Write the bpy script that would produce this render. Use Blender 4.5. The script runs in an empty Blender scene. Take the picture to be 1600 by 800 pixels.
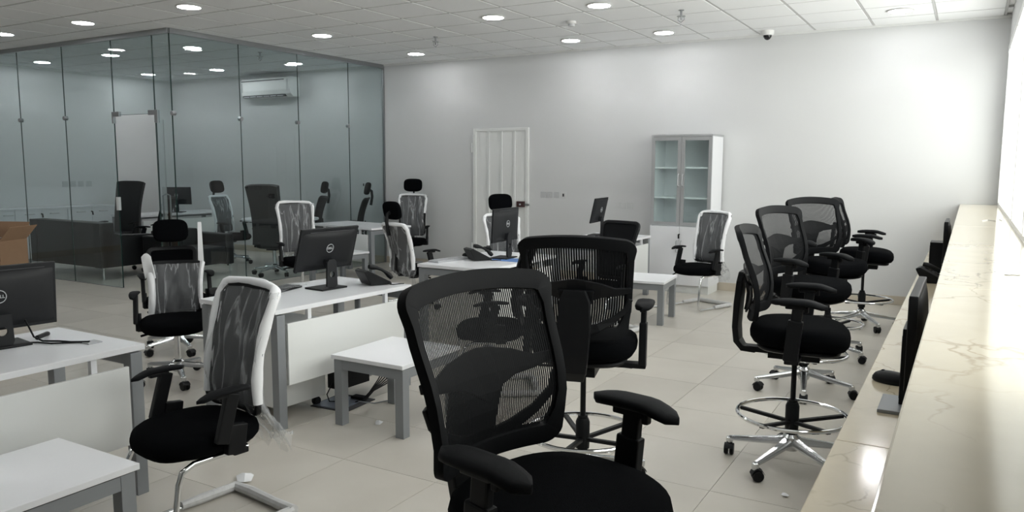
import bpy, math, random
from mathutils import Vector, Matrix
random.seed(7)
C = bpy.context.scene.collection
PI = math.pi
R = math.radians

# ------------------------------------------------------------------ camera, sky, light, exposure
EYE = 1.62
yaw, pitch, roll = 0.529968, 0.116696, 0.003169
fwd = Vector((-math.sin(yaw)*math.cos(pitch), math.cos(yaw)*math.cos(pitch), -math.sin(pitch)))
rgt = Vector((math.cos(yaw), math.sin(yaw), 0)); up = rgt.cross(fwd)
r2 = rgt*math.cos(roll) + up*math.sin(roll); u2 = -rgt*math.sin(roll) + up*math.cos(roll)
cd = bpy.data.cameras.new('camera'); cam = bpy.data.objects.new('camera', cd); C.objects.link(cam)
cd.sensor_width = 36; cd.lens = 36*1214.576/1600; cd.clip_start = 0.02; cd.clip_end = 100
m = Matrix((r2, u2, -fwd)).transposed().to_4x4(); m.translation = Vector((0, 0, EYE)); cam.matrix_world = m
bpy.context.scene.camera = cam

W = bpy.data.worlds.new('sky'); bpy.context.scene.world = W; W.use_nodes = True
bg = W.node_tree.nodes['Background']; bg.inputs[0].default_value = (1.0, 1.0, 0.985, 1); bg.inputs[1].default_value = 2.6

WX = 0.28                     # right wall plane
WIN_Y0, WIN_Y1, WIN_Z0, WIN_Z1 = 1.6, 9.92, 1.20, 2.88
ld = bpy.data.lights.new('window_portal', 'AREA'); ld.shape = 'RECTANGLE'
ld.size = WIN_Y1-WIN_Y0; ld.size_y = WIN_Z1-WIN_Z0; ld.cycles.is_portal = True
lo = bpy.data.objects.new('window_portal', ld); C.objects.link(lo)
lo.matrix_world = Matrix.Translation((WX+0.16, (WIN_Y0+WIN_Y1)/2, (WIN_Z0+WIN_Z1)/2)) @ Matrix(((0,0,1,0),(1,0,0,0),(0,1,0,0),(0,0,0,1)))
LAMP = 58.0                    # radiance of the downlight diffusers

vs = bpy.context.scene.view_settings
vs.view_transform = 'Standard'; vs.look = 'None'; vs.gamma = 1; vs.use_curve_mapping = False; vs.exposure = 1.13

# ------------------------------------------------------------------ materials
def mat(name, col, rough=0.5, metal=0.0, bump=0.0, scale=50.0, var=0.0, spec=0.5, emit=0.0, coat=0.0):
    M = bpy.data.materials.new(name); M.use_nodes = True
    nt = M.node_tree; b = nt.nodes['Principled BSDF']
    b.inputs['Base Color'].default_value = (*col, 1); b.inputs['Roughness'].default_value = rough
    b.inputs['Metallic'].default_value = metal; b.inputs['Specular IOR Level'].default_value = spec
    b.inputs['Coat Weight'].default_value = coat
    if emit:
        b.inputs['Emission Color'].default_value = (*col, 1); b.inputs['Emission Strength'].default_value = emit
    if bump or var:
        tc = nt.nodes.new('ShaderNodeTexCoord'); n = nt.nodes.new('ShaderNodeTexNoise')
        n.inputs['Scale'].default_value = scale; n.inputs['Detail'].default_value = 3
        nt.links.new(tc.outputs['Object'], n.inputs['Vector'])
        if bump:
            bp = nt.nodes.new('ShaderNodeBump'); bp.inputs['Strength'].default_value = bump; bp.inputs['Distance'].default_value = 0.01
            nt.links.new(n.outputs['Fac'], bp.inputs['Height']); nt.links.new(bp.outputs['Normal'], b.inputs['Normal'])
        if var:
            mx = nt.nodes.new('ShaderNodeMixRGB')
            mx.inputs[1].default_value = (*[c*(1-var) for c in col], 1); mx.inputs[2].default_value = (*[min(1, c*(1+var)) for c in col], 1)
            nt.links.new(n.outputs['Fac'], mx.inputs[0]); nt.links.new(mx.outputs[0], b.inputs['Base Color'])
    return M

def marble(name, base, vein, rough):
    M = bpy.data.materials.new(name); M.use_nodes = True
    nt = M.node_tree; b = nt.nodes['Principled BSDF']; L = nt.links
    tc = nt.nodes.new('ShaderNodeTexCoord')
    n1 = nt.nodes.new('ShaderNodeTexNoise'); n1.inputs['Scale'].default_value = 3.0; n1.inputs['Detail'].default_value = 5
    L.new(tc.outputs['Object'], n1.inputs['Vector'])
    add = nt.nodes.new('ShaderNodeMixRGB'); add.blend_type = 'ADD'; add.inputs[0].default_value = 0.55
    L.new(tc.outputs['Object'], add.inputs[1]); L.new(n1.outputs['Color'], add.inputs[2])
    vo = nt.nodes.new('ShaderNodeTexVoronoi'); vo.feature = 'DISTANCE_TO_EDGE'; vo.inputs['Scale'].default_value = 3.3
    mp = nt.nodes.new('ShaderNodeMapping'); mp.inputs['Scale'].default_value = (1.6, 0.55, 1)
    L.new(add.outputs[0], mp.inputs[0]); L.new(mp.outputs[0], vo.inputs['Vector'])
    rp = nt.nodes.new('ShaderNodeValToRGB'); rp.color_ramp.elements[0].position = 0.0; rp.color_ramp.elements[1].position = 0.035
    rp.color_ramp.elements[0].color = (1, 1, 1, 1); rp.color_ramp.elements[1].color = (0, 0, 0, 1)
    L.new(vo.outputs['Distance'], rp.inputs[0])
    n2 = nt.nodes.new('ShaderNodeTexNoise'); n2.inputs['Scale'].default_value = 2.2; n2.inputs['Detail'].default_value = 2
    L.new(tc.outputs['Object'], n2.inputs['Vector'])
    r3 = nt.nodes.new('ShaderNodeValToRGB'); r3.color_ramp.elements[0].position = 0.45; r3.color_ramp.elements[1].position = 0.62
    L.new(n2.outputs['Fac'], r3.inputs[0])
    mu = nt.nodes.new('ShaderNodeMath'); mu.operation = 'MULTIPLY'; L.new(rp.outputs[0], mu.inputs[0]); L.new(r3.outputs[0], mu.inputs[1])
    mx = nt.nodes.new('ShaderNodeMixRGB'); mx.inputs[1].default_value = (*base, 1); mx.inputs[2].default_value = (*vein, 1)
    L.new(mu.outputs[0], mx.inputs[0])
    n4 = nt.nodes.new('ShaderNodeTexNoise'); n4.inputs['Scale'].default_value = 6; n4.inputs['Detail'].default_value = 4
    L.new(tc.outputs['Object'], n4.inputs['Vector'])
    m2 = nt.nodes.new('ShaderNodeMixRGB'); m2.blend_type = 'MULTIPLY'; m2.inputs[0].default_value = 0.22
    L.new(mx.outputs[0], m2.inputs[1]); L.new(n4.outputs['Fac'], m2.inputs[2])
    L.new(m2.outputs[0], b.inputs['Base Color']); b.inputs['Roughness'].default_value = rough
    return M

def tile_mat():
    M = bpy.data.materials.new('floor_tile'); M.use_nodes = True
    nt = M.node_tree; b = nt.nodes['Principled BSDF']; L = nt.links
    tc = nt.nodes.new('ShaderNodeTexCoord'); oi = nt.nodes.new('ShaderNodeObjectInfo')
    n1 = nt.nodes.new('ShaderNodeTexNoise'); n1.inputs['Scale'].default_value = 2.5; n1.inputs['Detail'].default_value = 6; n1.noise_dimensions = '4D'
    L.new(tc.outputs['Object'], n1.inputs['Vector'])
    k = nt.nodes.new('ShaderNodeMath'); k.operation = 'MULTIPLY'; k.inputs[1].default_value = 40; L.new(oi.outputs['Random'], k.inputs[0]); L.new(k.outputs[0], n1.inputs['W'])
    mx = nt.nodes.new('ShaderNodeMixRGB'); mx.inputs[1].default_value = (0.50, 0.465, 0.41, 1); mx.inputs[2].default_value = (0.64, 0.61, 0.55, 1)
    L.new(n1.outputs['Fac'], mx.inputs[0])
    hs = nt.nodes.new('ShaderNodeHueSaturation'); mr = nt.nodes.new('ShaderNodeMapRange'); mr.inputs[3].default_value = 0.95; mr.inputs[4].default_value = 1.05
    L.new(oi.outputs['Random'], mr.inputs[0]); L.new(mr.outputs[0], hs.inputs['Value']); L.new(mx.outputs[0], hs.inputs['Color'])
    L.new(hs.outputs[0], b.inputs['Base Color']); b.inputs['Roughness'].default_value = 0.32
    b.inputs['Specular IOR Level'].default_value = 0.4
    return M

def glass(name, tint, refl=1.0):
    M = bpy.data.materials.new(name); M.use_nodes = True
    nt = M.node_tree; nt.nodes.clear(); L = nt.links
    o = nt.nodes.new('ShaderNodeOutputMaterial'); t = nt.nodes.new('ShaderNodeBsdfTransparent'); g = nt.nodes.new('ShaderNodeBsdfGlossy')
    t.inputs[0].default_value = (*tint, 1); g.inputs['Roughness'].default_value = 0.0; g.inputs[0].default_value = (1, 1, 1, 1)
    f = nt.nodes.new('ShaderNodeFresnel'); f.inputs[0].default_value = 1.5
    mu = nt.nodes.new('ShaderNodeMath'); mu.operation = 'MULTIPLY'; mu.inputs[1].default_value = refl; L.new(f.outputs[0], mu.inputs[0])
    geo = nt.nodes.new('ShaderNodeNewGeometry')
    inv = nt.nodes.new('ShaderNodeMath'); inv.operation = 'SUBTRACT'; inv.inputs[0].default_value = 1; L.new(geo.outputs['Backfacing'], inv.inputs[1])
    m3 = nt.nodes.new('ShaderNodeMath'); m3.operation = 'MULTIPLY'; L.new(mu.outputs[0], m3.inputs[0]); L.new(inv.outputs[0], m3.inputs[1])
    x = nt.nodes.new('ShaderNodeMixShader'); L.new(m3.outputs[0], x.inputs[0]); L.new(t.outputs[0], x.inputs[1]); L.new(g.outputs[0], x.inputs[2])
    L.new(x.outputs[0], o.inputs[0]); return M

def film():
    M = bpy.data.materials.new('plastic_film'); M.use_nodes = True
    nt = M.node_tree; nt.nodes.clear(); L = nt.links
    o = nt.nodes.new('ShaderNodeOutputMaterial'); t = nt.nodes.new('ShaderNodeBsdfTransparent')
    p = nt.nodes.new('ShaderNodeBsdfPrincipled'); p.inputs['Base Color'].default_value = (0.72, 0.74, 0.76, 1); p.inputs['Roughness'].default_value = 0.2
    tc = nt.nodes.new('ShaderNodeTexCoord'); mp = nt.nodes.new('ShaderNodeMapping'); mp.inputs['Scale'].default_value = (5, 8, .75); mp.inputs['Rotation'].default_value = (0.18, 0.1, 0)
    L.new(tc.outputs['Object'], mp.inputs[0])
    n = nt.nodes.new('ShaderNodeTexNoise'); n.inputs['Scale'].default_value = 1.3; n.inputs['Detail'].default_value = 4; n.inputs['Distortion'].default_value = 0.5
    L.new(mp.outputs[0], n.inputs['Vector'])
    # creases: thin ridges where the noise crosses its middle
    s = nt.nodes.new('ShaderNodeMath'); s.operation = 'SUBTRACT'; s.inputs[1].default_value = 0.5; L.new(n.outputs['Fac'], s.inputs[0])
    a = nt.nodes.new('ShaderNodeMath'); a.operation = 'ABSOLUTE'; L.new(s.outputs[0], a.inputs[0])
    rp = nt.nodes.new('ShaderNodeMapRange'); rp.inputs[1].default_value = 0.0; rp.inputs[2].default_value = 0.045; rp.inputs[3].default_value = 0.42; rp.inputs[4].default_value = 0.15
    L.new(a.outputs[0], rp.inputs[0])
    bp = nt.nodes.new('ShaderNodeBump'); bp.inputs['Strength'].default_value = 1.0; bp.inputs['Distance'].default_value = 0.03; L.new(n.outputs['Fac'], bp.inputs['Height']); L.new(bp.outputs[0], p.inputs['Normal'])
    x = nt.nodes.new('ShaderNodeMixShader'); L.new(rp.outputs[0], x.inputs[0]); L.new(t.outputs[0], x.inputs[1]); L.new(p.outputs[0], x.inputs[2])
    L.new(x.outputs[0], o.inputs[0]); return M

M = dict(
    wall=mat('wall_paint', (0.665, 0.672, 0.675), 0.75, bump=0.03, scale=180),
    ceil=mat('ceiling_tile', (0.88, 0.89, 0.90), 0.9, bump=0.25, scale=140, var=0.03),
    tbar=mat('ceiling_grid', (0.52, 0.52, 0.52), 0.6),
    tile=tile_mat(), grout=mat('grout', (0.36, 0.33, 0.29), 0.9),
    skirt=mat('skirting_tile', (0.56, 0.50, 0.41), 0.35, var=0.06, scale=6),
    marble=marble('cream_marble', (0.60, 0.54, 0.425), (0.38, 0.32, 0.23), 0.12),
    marble2=marble('warm_marble', (0.72, 0.63, 0.47), (0.42, 0.34, 0.23), 0.13),
    white=mat('white_laminate', (0.84, 0.85, 0.875), 0.28), whitem=mat('white_powder_coat', (0.78, 0.78, 0.77), 0.4),
    panel=mat('white_panel', (0.82, 0.835, 0.825), 0.3),
    grey=mat('grey_powder_coat', (0.27, 0.285, 0.30), 0.42, metal=0.3), alu=mat('aluminium', (0.55, 0.56, 0.57), 0.35, metal=0.7),
    black=mat('black_plastic', (0.0055, 0.006, 0.007), 0.45, spec=0.22), blackm=mat('black_soft_plastic', (0.0055, 0.006, 0.007), 0.62, bump=0.05, scale=300, spec=0.1),
    fabric=mat('black_fabric', (0.0025, 0.0028, 0.0035), 0.95, bump=0.3, scale=500, spec=0.04), mesh=mat('black_mesh', (0.005, 0.0055, 0.0065), 0.7, spec=0.12),
    greymesh=mat('dark_grey_mesh', (0.016, 0.0175, 0.021), 0.75, bump=0.2, scale=300, spec=0.2),
    chrome=mat('chrome', (0.75, 0.76, 0.77), 0.10, metal=1.0), polished=mat('polished_aluminium', (0.62, 0.63, 0.64), 0.22, metal=1.0),
    foam=mat('white_foam_wrap', (0.90, 0.91, 0.93), 0.55, bump=0.12, scale=22), film=film(),
    film2=mat('white_film_tube', (0.62, 0.62, 0.62), 0.3, bump=0.5, scale=25, var=0.15),
    glass=glass('partition_glass', (0.86, 0.91, 0.915), 1.2), wglass=glass('window_glass', (0.955, 0.965, 0.95)), cglass=glass('cabinet_glass', (0.93, 0.97, 0.96)),
    edge=mat('glass_edge', (0.02, 0.045, 0.04), 0.2), steel=mat('brushed_steel', (0.36, 0.37, 0.38), 0.3, metal=0.9),
    leather=mat('black_leather', (0.008, 0.008, 0.009), 0.5, bump=0.15, scale=60), card=mat('cardboard', (0.33, 0.205, 0.125), 0.9, var=0.06, scale=12),
    screen=mat('black_screen', (0.01, 0.01, 0.012), 0.15), monitor=mat('monitor_back', (0.011, 0.012, 0.014), 0.5, bump=0.06, scale=400, spec=0.3),
    logo=mat('silver_print', (0.50, 0.52, 0.54), 0.4), lamp=mat('lamp_diffuser', (0.985, 0.99, 1.0), 0.5, emit=LAMP),
    frame=mat('white_window_frame', (0.80, 0.81, 0.80), 0.35), plate=mat('switch_plate', (0.52, 0.53, 0.54), 0.4), plate2=mat('white_plate', (0.66, 0.67, 0.67), 0.4),
    lock=mat('dark_red_lock', (0.055, 0.022, 0.022), 0.45), blue=mat('blue_paper', (0.10, 0.22, 0.52), 0.6), paper=mat('paper', (0.80, 0.80, 0.78), 0.7),
    floorlid=mat('blue_grey_lid', (0.20, 0.225, 0.28), 0.35, metal=0.3), silver=mat('silver_keyboard', (0.42, 0.43, 0.45), 0.35),
    key=mat('metal_key', (0.35, 0.34, 0.31), 0.35, metal=0.8), dark=mat('dark_gap', (0.05, 0.05, 0.055), 0.8), acdark=mat('air_vent_dark', (0.06, 0.065, 0.07), 0.6),
)

# ------------------------------------------------------------------ mesh helpers
class G:
    def __init__(s): s.v = []; s.f = []
    def add(s, vs_, fs):
        o = len(s.v); s.v += [tuple(p) for p in vs_]; s.f += [tuple(i+o for i in f) for f in fs]; return s
    def box(s, a, b, rz=0, piv=None):
        x0, y0, z0 = a; x1, y1, z1 = b
        p = [Vector(q) for q in ((x0,y0,z0),(x1,y0,z0),(x1,y1,z0),(x0,y1,z0),(x0,y0,z1),(x1,y0,z1),(x1,y1,z1),(x0,y1,z1))]
        if rz:
            piv = Vector(piv) if piv else Vector(((x0+x1)/2, (y0+y1)/2, 0)); mt = Matrix.Rotation(rz, 3, 'Z'); p = [piv + mt @ (q-piv) for q in p]
        return s.add(p, [(0,3,2,1),(4,5,6,7),(0,1,5,4),(1,2,6,5),(2,3,7,6),(3,0,4,7)])
    def obox(s, c, sz, mt):
        x, y, z = [k/2 for k in sz]; c = Vector(c)
        p = [c + mt @ Vector(q) for q in ((-x,-y,-z),(x,-y,-z),(x,y,-z),(-x,y,-z),(-x,-y,z),(x,-y,z),(x,y,z),(-x,y,z))]
        return s.add(p, [(0,3,2,1),(4,5,6,7),(0,1,5,4),(1,2,6,5),(2,3,7,6),(3,0,4,7)])
    def prism(s, poly, z0, z1, mt=None):
        n = len(poly); p = [Vector((x, y, z0)) for x, y in poly] + [Vector((x, y, z1)) for x, y in poly]
        if mt: p = [mt @ q for q in p]
        return s.add(p, [tuple(range(n-1, -1, -1)), tuple(range(n, 2*n))] + [(i, (i+1) % n, (i+1) % n+n, i+n) for i in range(n)])
    def tube(s, pts, r, n=10, closed=False, flat=1.0):
        pts = [Vector(p) for p in pts]; k = len(pts); rs = r if isinstance(r, (list, tuple)) else [r]*k
        vs_ = []; ref = None
        for i in range(k):
            if closed: t = pts[(i+1) % k]-pts[i-1]
            else: t = pts[min(i+1, k-1)]-pts[max(i-1, 0)]
            t.normalize()
            if ref is None:
                ref = Vector((0, 0, 1)) if abs(t.z) < 0.9 else Vector((1, 0, 0))
            a = (ref - t*ref.dot(t)).normalized(); b = t.cross(a); ref = a
            for j in range(n):
                an = 2*PI*j/n; vs_.append(pts[i] + (a*math.cos(an)*flat + b*math.sin(an))*rs[i])
        fs = []
        for i in range(k if closed else k-1):
            i2 = (i+1) % k
            for j in range(n): fs.append((i*n+j, i*n+(j+1) % n, i2*n+(j+1) % n, i2*n+j))
        if not closed: fs += [tuple(range(n-1, -1, -1)), tuple((k-1)*n+j for j in range(n))]
        return s.add(vs_, fs)
    def lathe(s, prof, c=(0,0,0), n=24, mt=None):
        c = Vector(c); vs_ = []
        for (r, z) in prof:
            for j in range(n):
                an = 2*PI*j/n; q = Vector((r*math.cos(an), r*math.sin(an), z)); vs_.append(c + (mt @ q if mt else q))
        k = len(prof)
        fs = [(i*n+j, i*n+(j+1) % n, (i+1)*n+(j+1) % n, (i+1)*n+j) for i in range(k-1) for j in range(n)]
        fs += [tuple(range(n-1, -1, -1)), tuple((k-1)*n+j for j in range(n))]
        return s.add(vs_, fs)
    def grid(s, fn, nu, nv, th=0.0):
        P = [[Vector(fn(i/nu, j/nv)) for j in range(nv+1)] for i in range(nu+1)]
        w = nv+1; vs_ = [p for row in P for p in row]
        fs = [(i*w+j, (i+1)*w+j, (i+1)*w+j+1, i*w+j+1) for i in range(nu) for j in range(nv)]
        if th:
            off = len(vs_); N = []
            for i in range(nu+1):
                for j in range(nv+1):
                    du = P[min(i+1, nu)][j]-P[max(i-1, 0)][j]; dv = P[i][min(j+1, nv)]-P[i][max(j-1, 0)]
                    N.append(du.cross(dv).normalized())
            vs_ += [vs_[q] - N[q]*th for q in range(off)]
            fs += [tuple(reversed([q+off for q in f])) for f in fs[:]]
            rim = [(i, 0) for i in range(nu+1)] + [(nu, j) for j in range(1, nv+1)] + [(i, nv) for i in range(nu-1, -1, -1)] + [(0, j) for j in range(nv-1, 0, -1)]
            rim = [i*w+j for i, j in rim]
            for a, b in zip(rim, rim[1:]+rim[:1]): fs.append((b, a, a+off, b+off))
        return s.add(vs_, fs)
    def super(s, c, a, b, z0, z1, n=3.0, seg=36, front=0.0, prof=None, mt=None):
        # soft cushion: superellipse outline, rounded rim
        prof = prof or [(0.0, 0), (0.80, 0.0), (0.93, 0.10), (0.99, 0.32), (1.0, 0.55), (0.975, 0.80), (0.90, 0.94), (0.70, 1.0), (0.35, 1.02), (0.0, 1.02)]
        vs_ = []; c = Vector(c)
        for (k, t) in prof:
            for j in range(seg):
                an = 2*PI*j/seg; ca, sa = math.cos(an), math.sin(an)
                x = a*k*math.copysign(abs(ca)**(2/n), ca); y = b*k*math.copysign(abs(sa)**(2/n), sa)
                z = z0+(z1-z0)*t
                if front: z -= front*max(0, x/a)**3
                q = Vector((x, y, z)); vs_.append(c + (mt @ q if mt else q))
        K = len(prof)
        fs = [(i*seg+j, i*seg+(j+1) % seg, (i+1)*seg+(j+1) % seg, (i+1)*seg+j) for i in range(K-1) for j in range(seg)]
        return s.add(vs_, fs)
    def ribbon(s, S, path, hw, th, off=0.0, closed=False):
        # band of half width hw and thickness th lying on surface S(u, v) along a (u, v) path
        k = len(path); hws = hw if isinstance(hw, (list, tuple)) else [hw]*k; vs_ = []
        P = [Vector(S(*q)) for q in path]
        for i in range(k):
            t = (P[(i+1) % k]-P[i-1]) if closed else (P[min(i+1, k-1)]-P[max(i-1, 0)])
            t.normalize(); u, v = path[i]; e = 1e-3
            nn = (Vector(S(u+e, v))-Vector(S(u-e, v))).cross(Vector(S(u, v+e))-Vector(S(u, v-e))).normalized()
            sd = nn.cross(t).normalized(); c = P[i] + nn*off
            if th: vs_ += [c+sd*hws[i]+nn*th/2, c-sd*hws[i]+nn*th/2, c-sd*hws[i]-nn*th/2, c+sd*hws[i]-nn*th/2]
            else: vs_ += [c+sd*hws[i], c-sd*hws[i]]
        fs = []; q = 4 if th else 2
        for i in range(k if closed else k-1):
            a = i*q; b = ((i+1) % k)*q
            if th: fs += [(a+j, a+(j+1) % 4, b+(j+1) % 4, b+j) for j in range(4)]
            else: fs.append((a, a+1, b+1, b))
        if th and not closed: fs += [(3, 2, 1, 0), tuple((k-1)*4+j for j in range(4))]
        return s.add(vs_, fs)
    def build(s, name, m, parent=None, bevel=0.0, smooth=35, seg=2):
        me = bpy.data.meshes.new(name); me.from_pydata(s.v, [], s.f); me.materials.append(m); me.update()
        if bevel:
            import bmesh
            bm = bmesh.new(); bm.from_mesh(me)
            es = [e for e in bm.edges if len(e.link_faces) == 2 and e.calc_face_angle(0) > R(40)]
            bmesh.ops.bevel(bm, geom=es, offset=bevel, segments=seg, affect='EDGES', profile=0.6, clamp_overlap=True)
            bm.to_mesh(me); bm.free()
        if bevel and len(s.v) < 110: smooth = 0
        if smooth:
            me.shade_smooth(); me.set_sharp_from_angle(angle=R(smooth))
        o = bpy.data.objects.new(name, me); C.objects.link(o)
        if parent: o.parent = parent
        return o

def text(body, size, depth, m, name, parent, loc, rot):
    c = bpy.data.curves.new(name, 'FONT'); c.body = body; c.size = size; c.extrude = depth; c.align_x = 'CENTER'; c.align_y = 'CENTER'; c.offset = 0.0006
    t = bpy.data.objects.new(name+'_tmp', c); C.objects.link(t); bpy.context.view_layer.update()
    me = bpy.data.meshes.new_from_object(t.evaluated_get(bpy.context.evaluated_depsgraph_get())); me.materials.clear(); me.materials.append(m); me.name = name
    bpy.data.objects.remove(t); o = bpy.data.objects.new(name, me); C.objects.link(o); o.parent = parent; o.location = loc; o.rotation_euler = rot
    return o

def tag(o, label, cat, group=None, kind=None):
    if label: o['label'] = label
    if cat: o['category'] = cat
    if group: o['group'] = group
    if kind: o['kind'] = kind
    return o
def struct(o): o['kind'] = 'structure'; return o
def thing(name, label, cat, loc=(0,0,0), rz=0, group=None):
    o = bpy.data.objects.new(name, None); o.empty_display_size = 0.1; C.objects.link(o)
    o.location = loc; o.rotation_euler = (0, 0, R(rz)); return tag(o, label, cat, group)
def empty_struct(name, loc=(0,0,0)):
    o = bpy.data.objects.new(name, None); C.objects.link(o); o.location = loc; return struct(o)
def dup(root, loc, rz, label, group=None):
    def cp(o, par):
        c = o.copy(); C.objects.link(c); c.parent = par
        for ch in list(o.children): cp(ch, c)
        return c
    r = cp(root, None); r.location = loc; r.rotation_euler = (0, 0, R(rz)); r['label'] = label
    if group: r['group'] = group
    return r

# ------------------------------------------------------------------ room shell
X0, X1, Y0, Y1, H = -13.68, WX, -3.0, 10.06, 3.23
fl = struct(G().box((X0-.2, Y0-.2, -.12), (X1+.2, Y1+.2, -.006)).build('floor', M['grout']))
T = 0.62; fx0, fy0 = -2.27, 3.105
tm = G().box((-T/2+.0014, -T/2+.0014, -.006), (T/2-.0014, T/2-.0014, 0)).build('tile', M['tile'], fl).data
bpy.data.objects.remove(bpy.data.objects['tile'])
cells = []
i0 = int(math.floor((X0-fx0)/T)); i1 = int(math.ceil((X1-fx0)/T)); j0 = int(math.floor((Y0-fy0)/T)); j1 = int(math.ceil((Y1-fy0)/T))
for i in range(i0, i1):
    for j in range(j0, j1):
        xa, xb = max(X0, fx0+i*T), min(X1, fx0+(i+1)*T); ya, yb = max(Y0, fy0+j*T), min(Y1, fy0+(j+1)*T)
        if xb-xa > .02 and yb-ya > .02: cells.append((xa, xb, ya, yb))
def inview(x, y, z):
    v = Vector((x, y, z))-Vector((0, 0, EYE)); d = v.dot(fwd)
    return d > .3 and abs(v.dot(r2)/d) < .80 and -.36 < v.dot(u2)/d < .34 and y > .5
cells.sort(key=lambda c: (not inview((c[0]+c[1])/2, (c[2]+c[3])/2, 0), math.hypot(c[0]+c[1], c[2]+c[3])))
g = G()
for k, (xa, xb, ya, yb) in enumerate(cells):
    if k < 290:
        if xb-xa > T-.001 and yb-ya > T-.001: o = bpy.data.objects.new('tile', tm); C.objects.link(o); o.location = ((xa+xb)/2, (ya+yb)/2, 0); o.parent = fl
        else:
            o = G().box((xa+.0014, ya+.0014, -.006), (xb-.0014, yb-.0014, 0)).build('tile', M['tile'], fl)
    else: g.box((xa+.0014, ya+.0014, -.006), (xb-.0014, yb-.0014, 0))
g.build('tiles_beyond', M['tile'], fl)['kind'] = 'stuff'

cl = struct(G().box((X0-.2, Y0-.2, H+.02), (X1+.2, Y1+.2, H+.14)).build('ceiling', M['ceil']))
TC = 0.64; cx0, cy0 = -0.42, 9.59
gg = G()
k = math.ceil((X0-cx0)/TC)
while cx0+k*TC < X1: gg.box((cx0+k*TC-.012, Y0, H-.001), (cx0+k*TC+.012, Y1, H+.019)); k += 1
k = math.ceil((Y0-cy0)/TC)
while cy0+k*TC < Y1: gg.box((X0, cy0+k*TC-.012, H-.0012), (X1, cy0+k*TC+.012, H+.019)); k += 1
gg.build('grid_runner', M['tbar'], cl)
tm = G().box((-TC/2+.015, -TC/2+.015, H-.004), (TC/2-.015, TC/2-.015, H+.018)).build('ceiling_tile', M['ceil'], cl, bevel=.003, seg=1).data
bpy.data.objects.remove(bpy.data.objects['ceiling_tile'])
cells = []
for i in range(int(math.floor((X0-cx0)/TC)), int(math.ceil((X1-cx0)/TC))):
    for j in range(int(math.floor((Y0-cy0)/TC)), int(math.ceil((Y1-cy0)/TC))):
        xa, xb = max(X0, cx0+i*TC), min(X1, cx0+(i+1)*TC); ya, yb = max(Y0, cy0+j*TC), min(Y1, cy0+(j+1)*TC)
        if xb-xa > .06 and yb-ya > .06: cells.append((xa, xb, ya, yb))
cells.sort(key=lambda c: (not inview((c[0]+c[1])/2, (c[2]+c[3])/2, H), math.hypot(c[0]+c[1], c[2]+c[3])))
g = G()
for k, (xa, xb, ya, yb) in enumerate(cells):
    full = xb-xa > TC-.001 and yb-ya > TC-.001
    if k < 280:
        if full: o = bpy.data.objects.new('ceiling_tile', tm); C.objects.link(o); o.location = ((xa+xb)/2, (ya+yb)/2, 0); o.parent = cl
        else: G().box((xa+.015, ya+.015, H-.004), (xb-.015, yb-.015, H+.018)).build('ceiling_tile', M['ceil'], cl)
    else: g.box((xa+.015, ya+.015, H-.004), (xb-.015, yb-.015, H+.018))
g.build('ceiling_tiles_beyond', M['ceil'], cl)['kind'] = 'stuff'

struct(G().box((X0-.2, Y1, -.1), (X1+.2, Y1+.2, H+.1)).build('wall_back', M['wall']))
struct(G().box((X0-.2, Y0-.2, -.1), (X0, Y1, H+.1)).build('wall_left', M['wall']))
struct(G().box((X0-.2, Y0-.2, -.1), (X1+.4, Y0, H+.1)).build('wall_front', M['wall']))
g = G().box((WX, Y0, -.1), (WX+.22, Y1, WIN_Z0-.035)).box((WX, Y0, WIN_Z1), (WX+.22, Y1, H+.1))
g.box((WX, Y0, WIN_Z0-.035), (WX+.22, WIN_Y0, WIN_Z1)).box((WX, WIN_Y1, WIN_Z0-.035), (WX+.22, Y1, WIN_Z1))
struct(g.build('wall_right', M['wall']))
struct(G().box((X0, Y1-.014, 0), (X1-.4, Y1, .105)).build('baseboard_back', M['skirt'], bevel=.002, seg=1))
struct(G().box((X0, Y0, 0), (X0+.014, Y1-.014, .105)).build('baseboard_left', M['skirt']))
struct(G().box((X0, Y1-.02, H-.028), (X1, Y1, H-.002)).build('trim_1', M['frame']))
struct(G().box((X0, Y0, H-.028), (X0+.02, Y1-.02, H-.002)).build('trim_2', M['frame']))

# window band along the right wall above the counter
wn = empty_struct('window_1', (0, 0, 0))
xf = WX-.012
g = G().box((xf, WIN_Y0, WIN_Z1-.07), (WX+.10, WIN_Y1, WIN_Z1)).box((xf+.01, WIN_Y0, WIN_Z0), (WX+.10, WIN_Y1, WIN_Z0+.03))
g.build('frame_rail', M['frame'], wn, bevel=.004)
ys = [WIN_Y1-.03] + [9.45-1.39*k for k in range(9)]
yy = [WIN_Y1-.035, 9.46, 8.02, 6.62, 5.22, 3.82, 2.6, WIN_Y0+.03]
for k, y in enumerate(yy):
    w = .035 if k in (0, len(yy)-1) else .028
    G().box((xf+.004, y-w, WIN_Z0+.03), (WX+.09, y+w, WIN_Z1-.07)).build('mullion', M['frame'], wn, bevel=.004)
for a, b in zip(yy[1:], yy[:-1]):
    G().box((WX+.04, a+.028, WIN_Z0+.03), (WX+.048, b-.028, WIN_Z1-.07)).build('pane', M['wglass'], wn, smooth=0)

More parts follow.
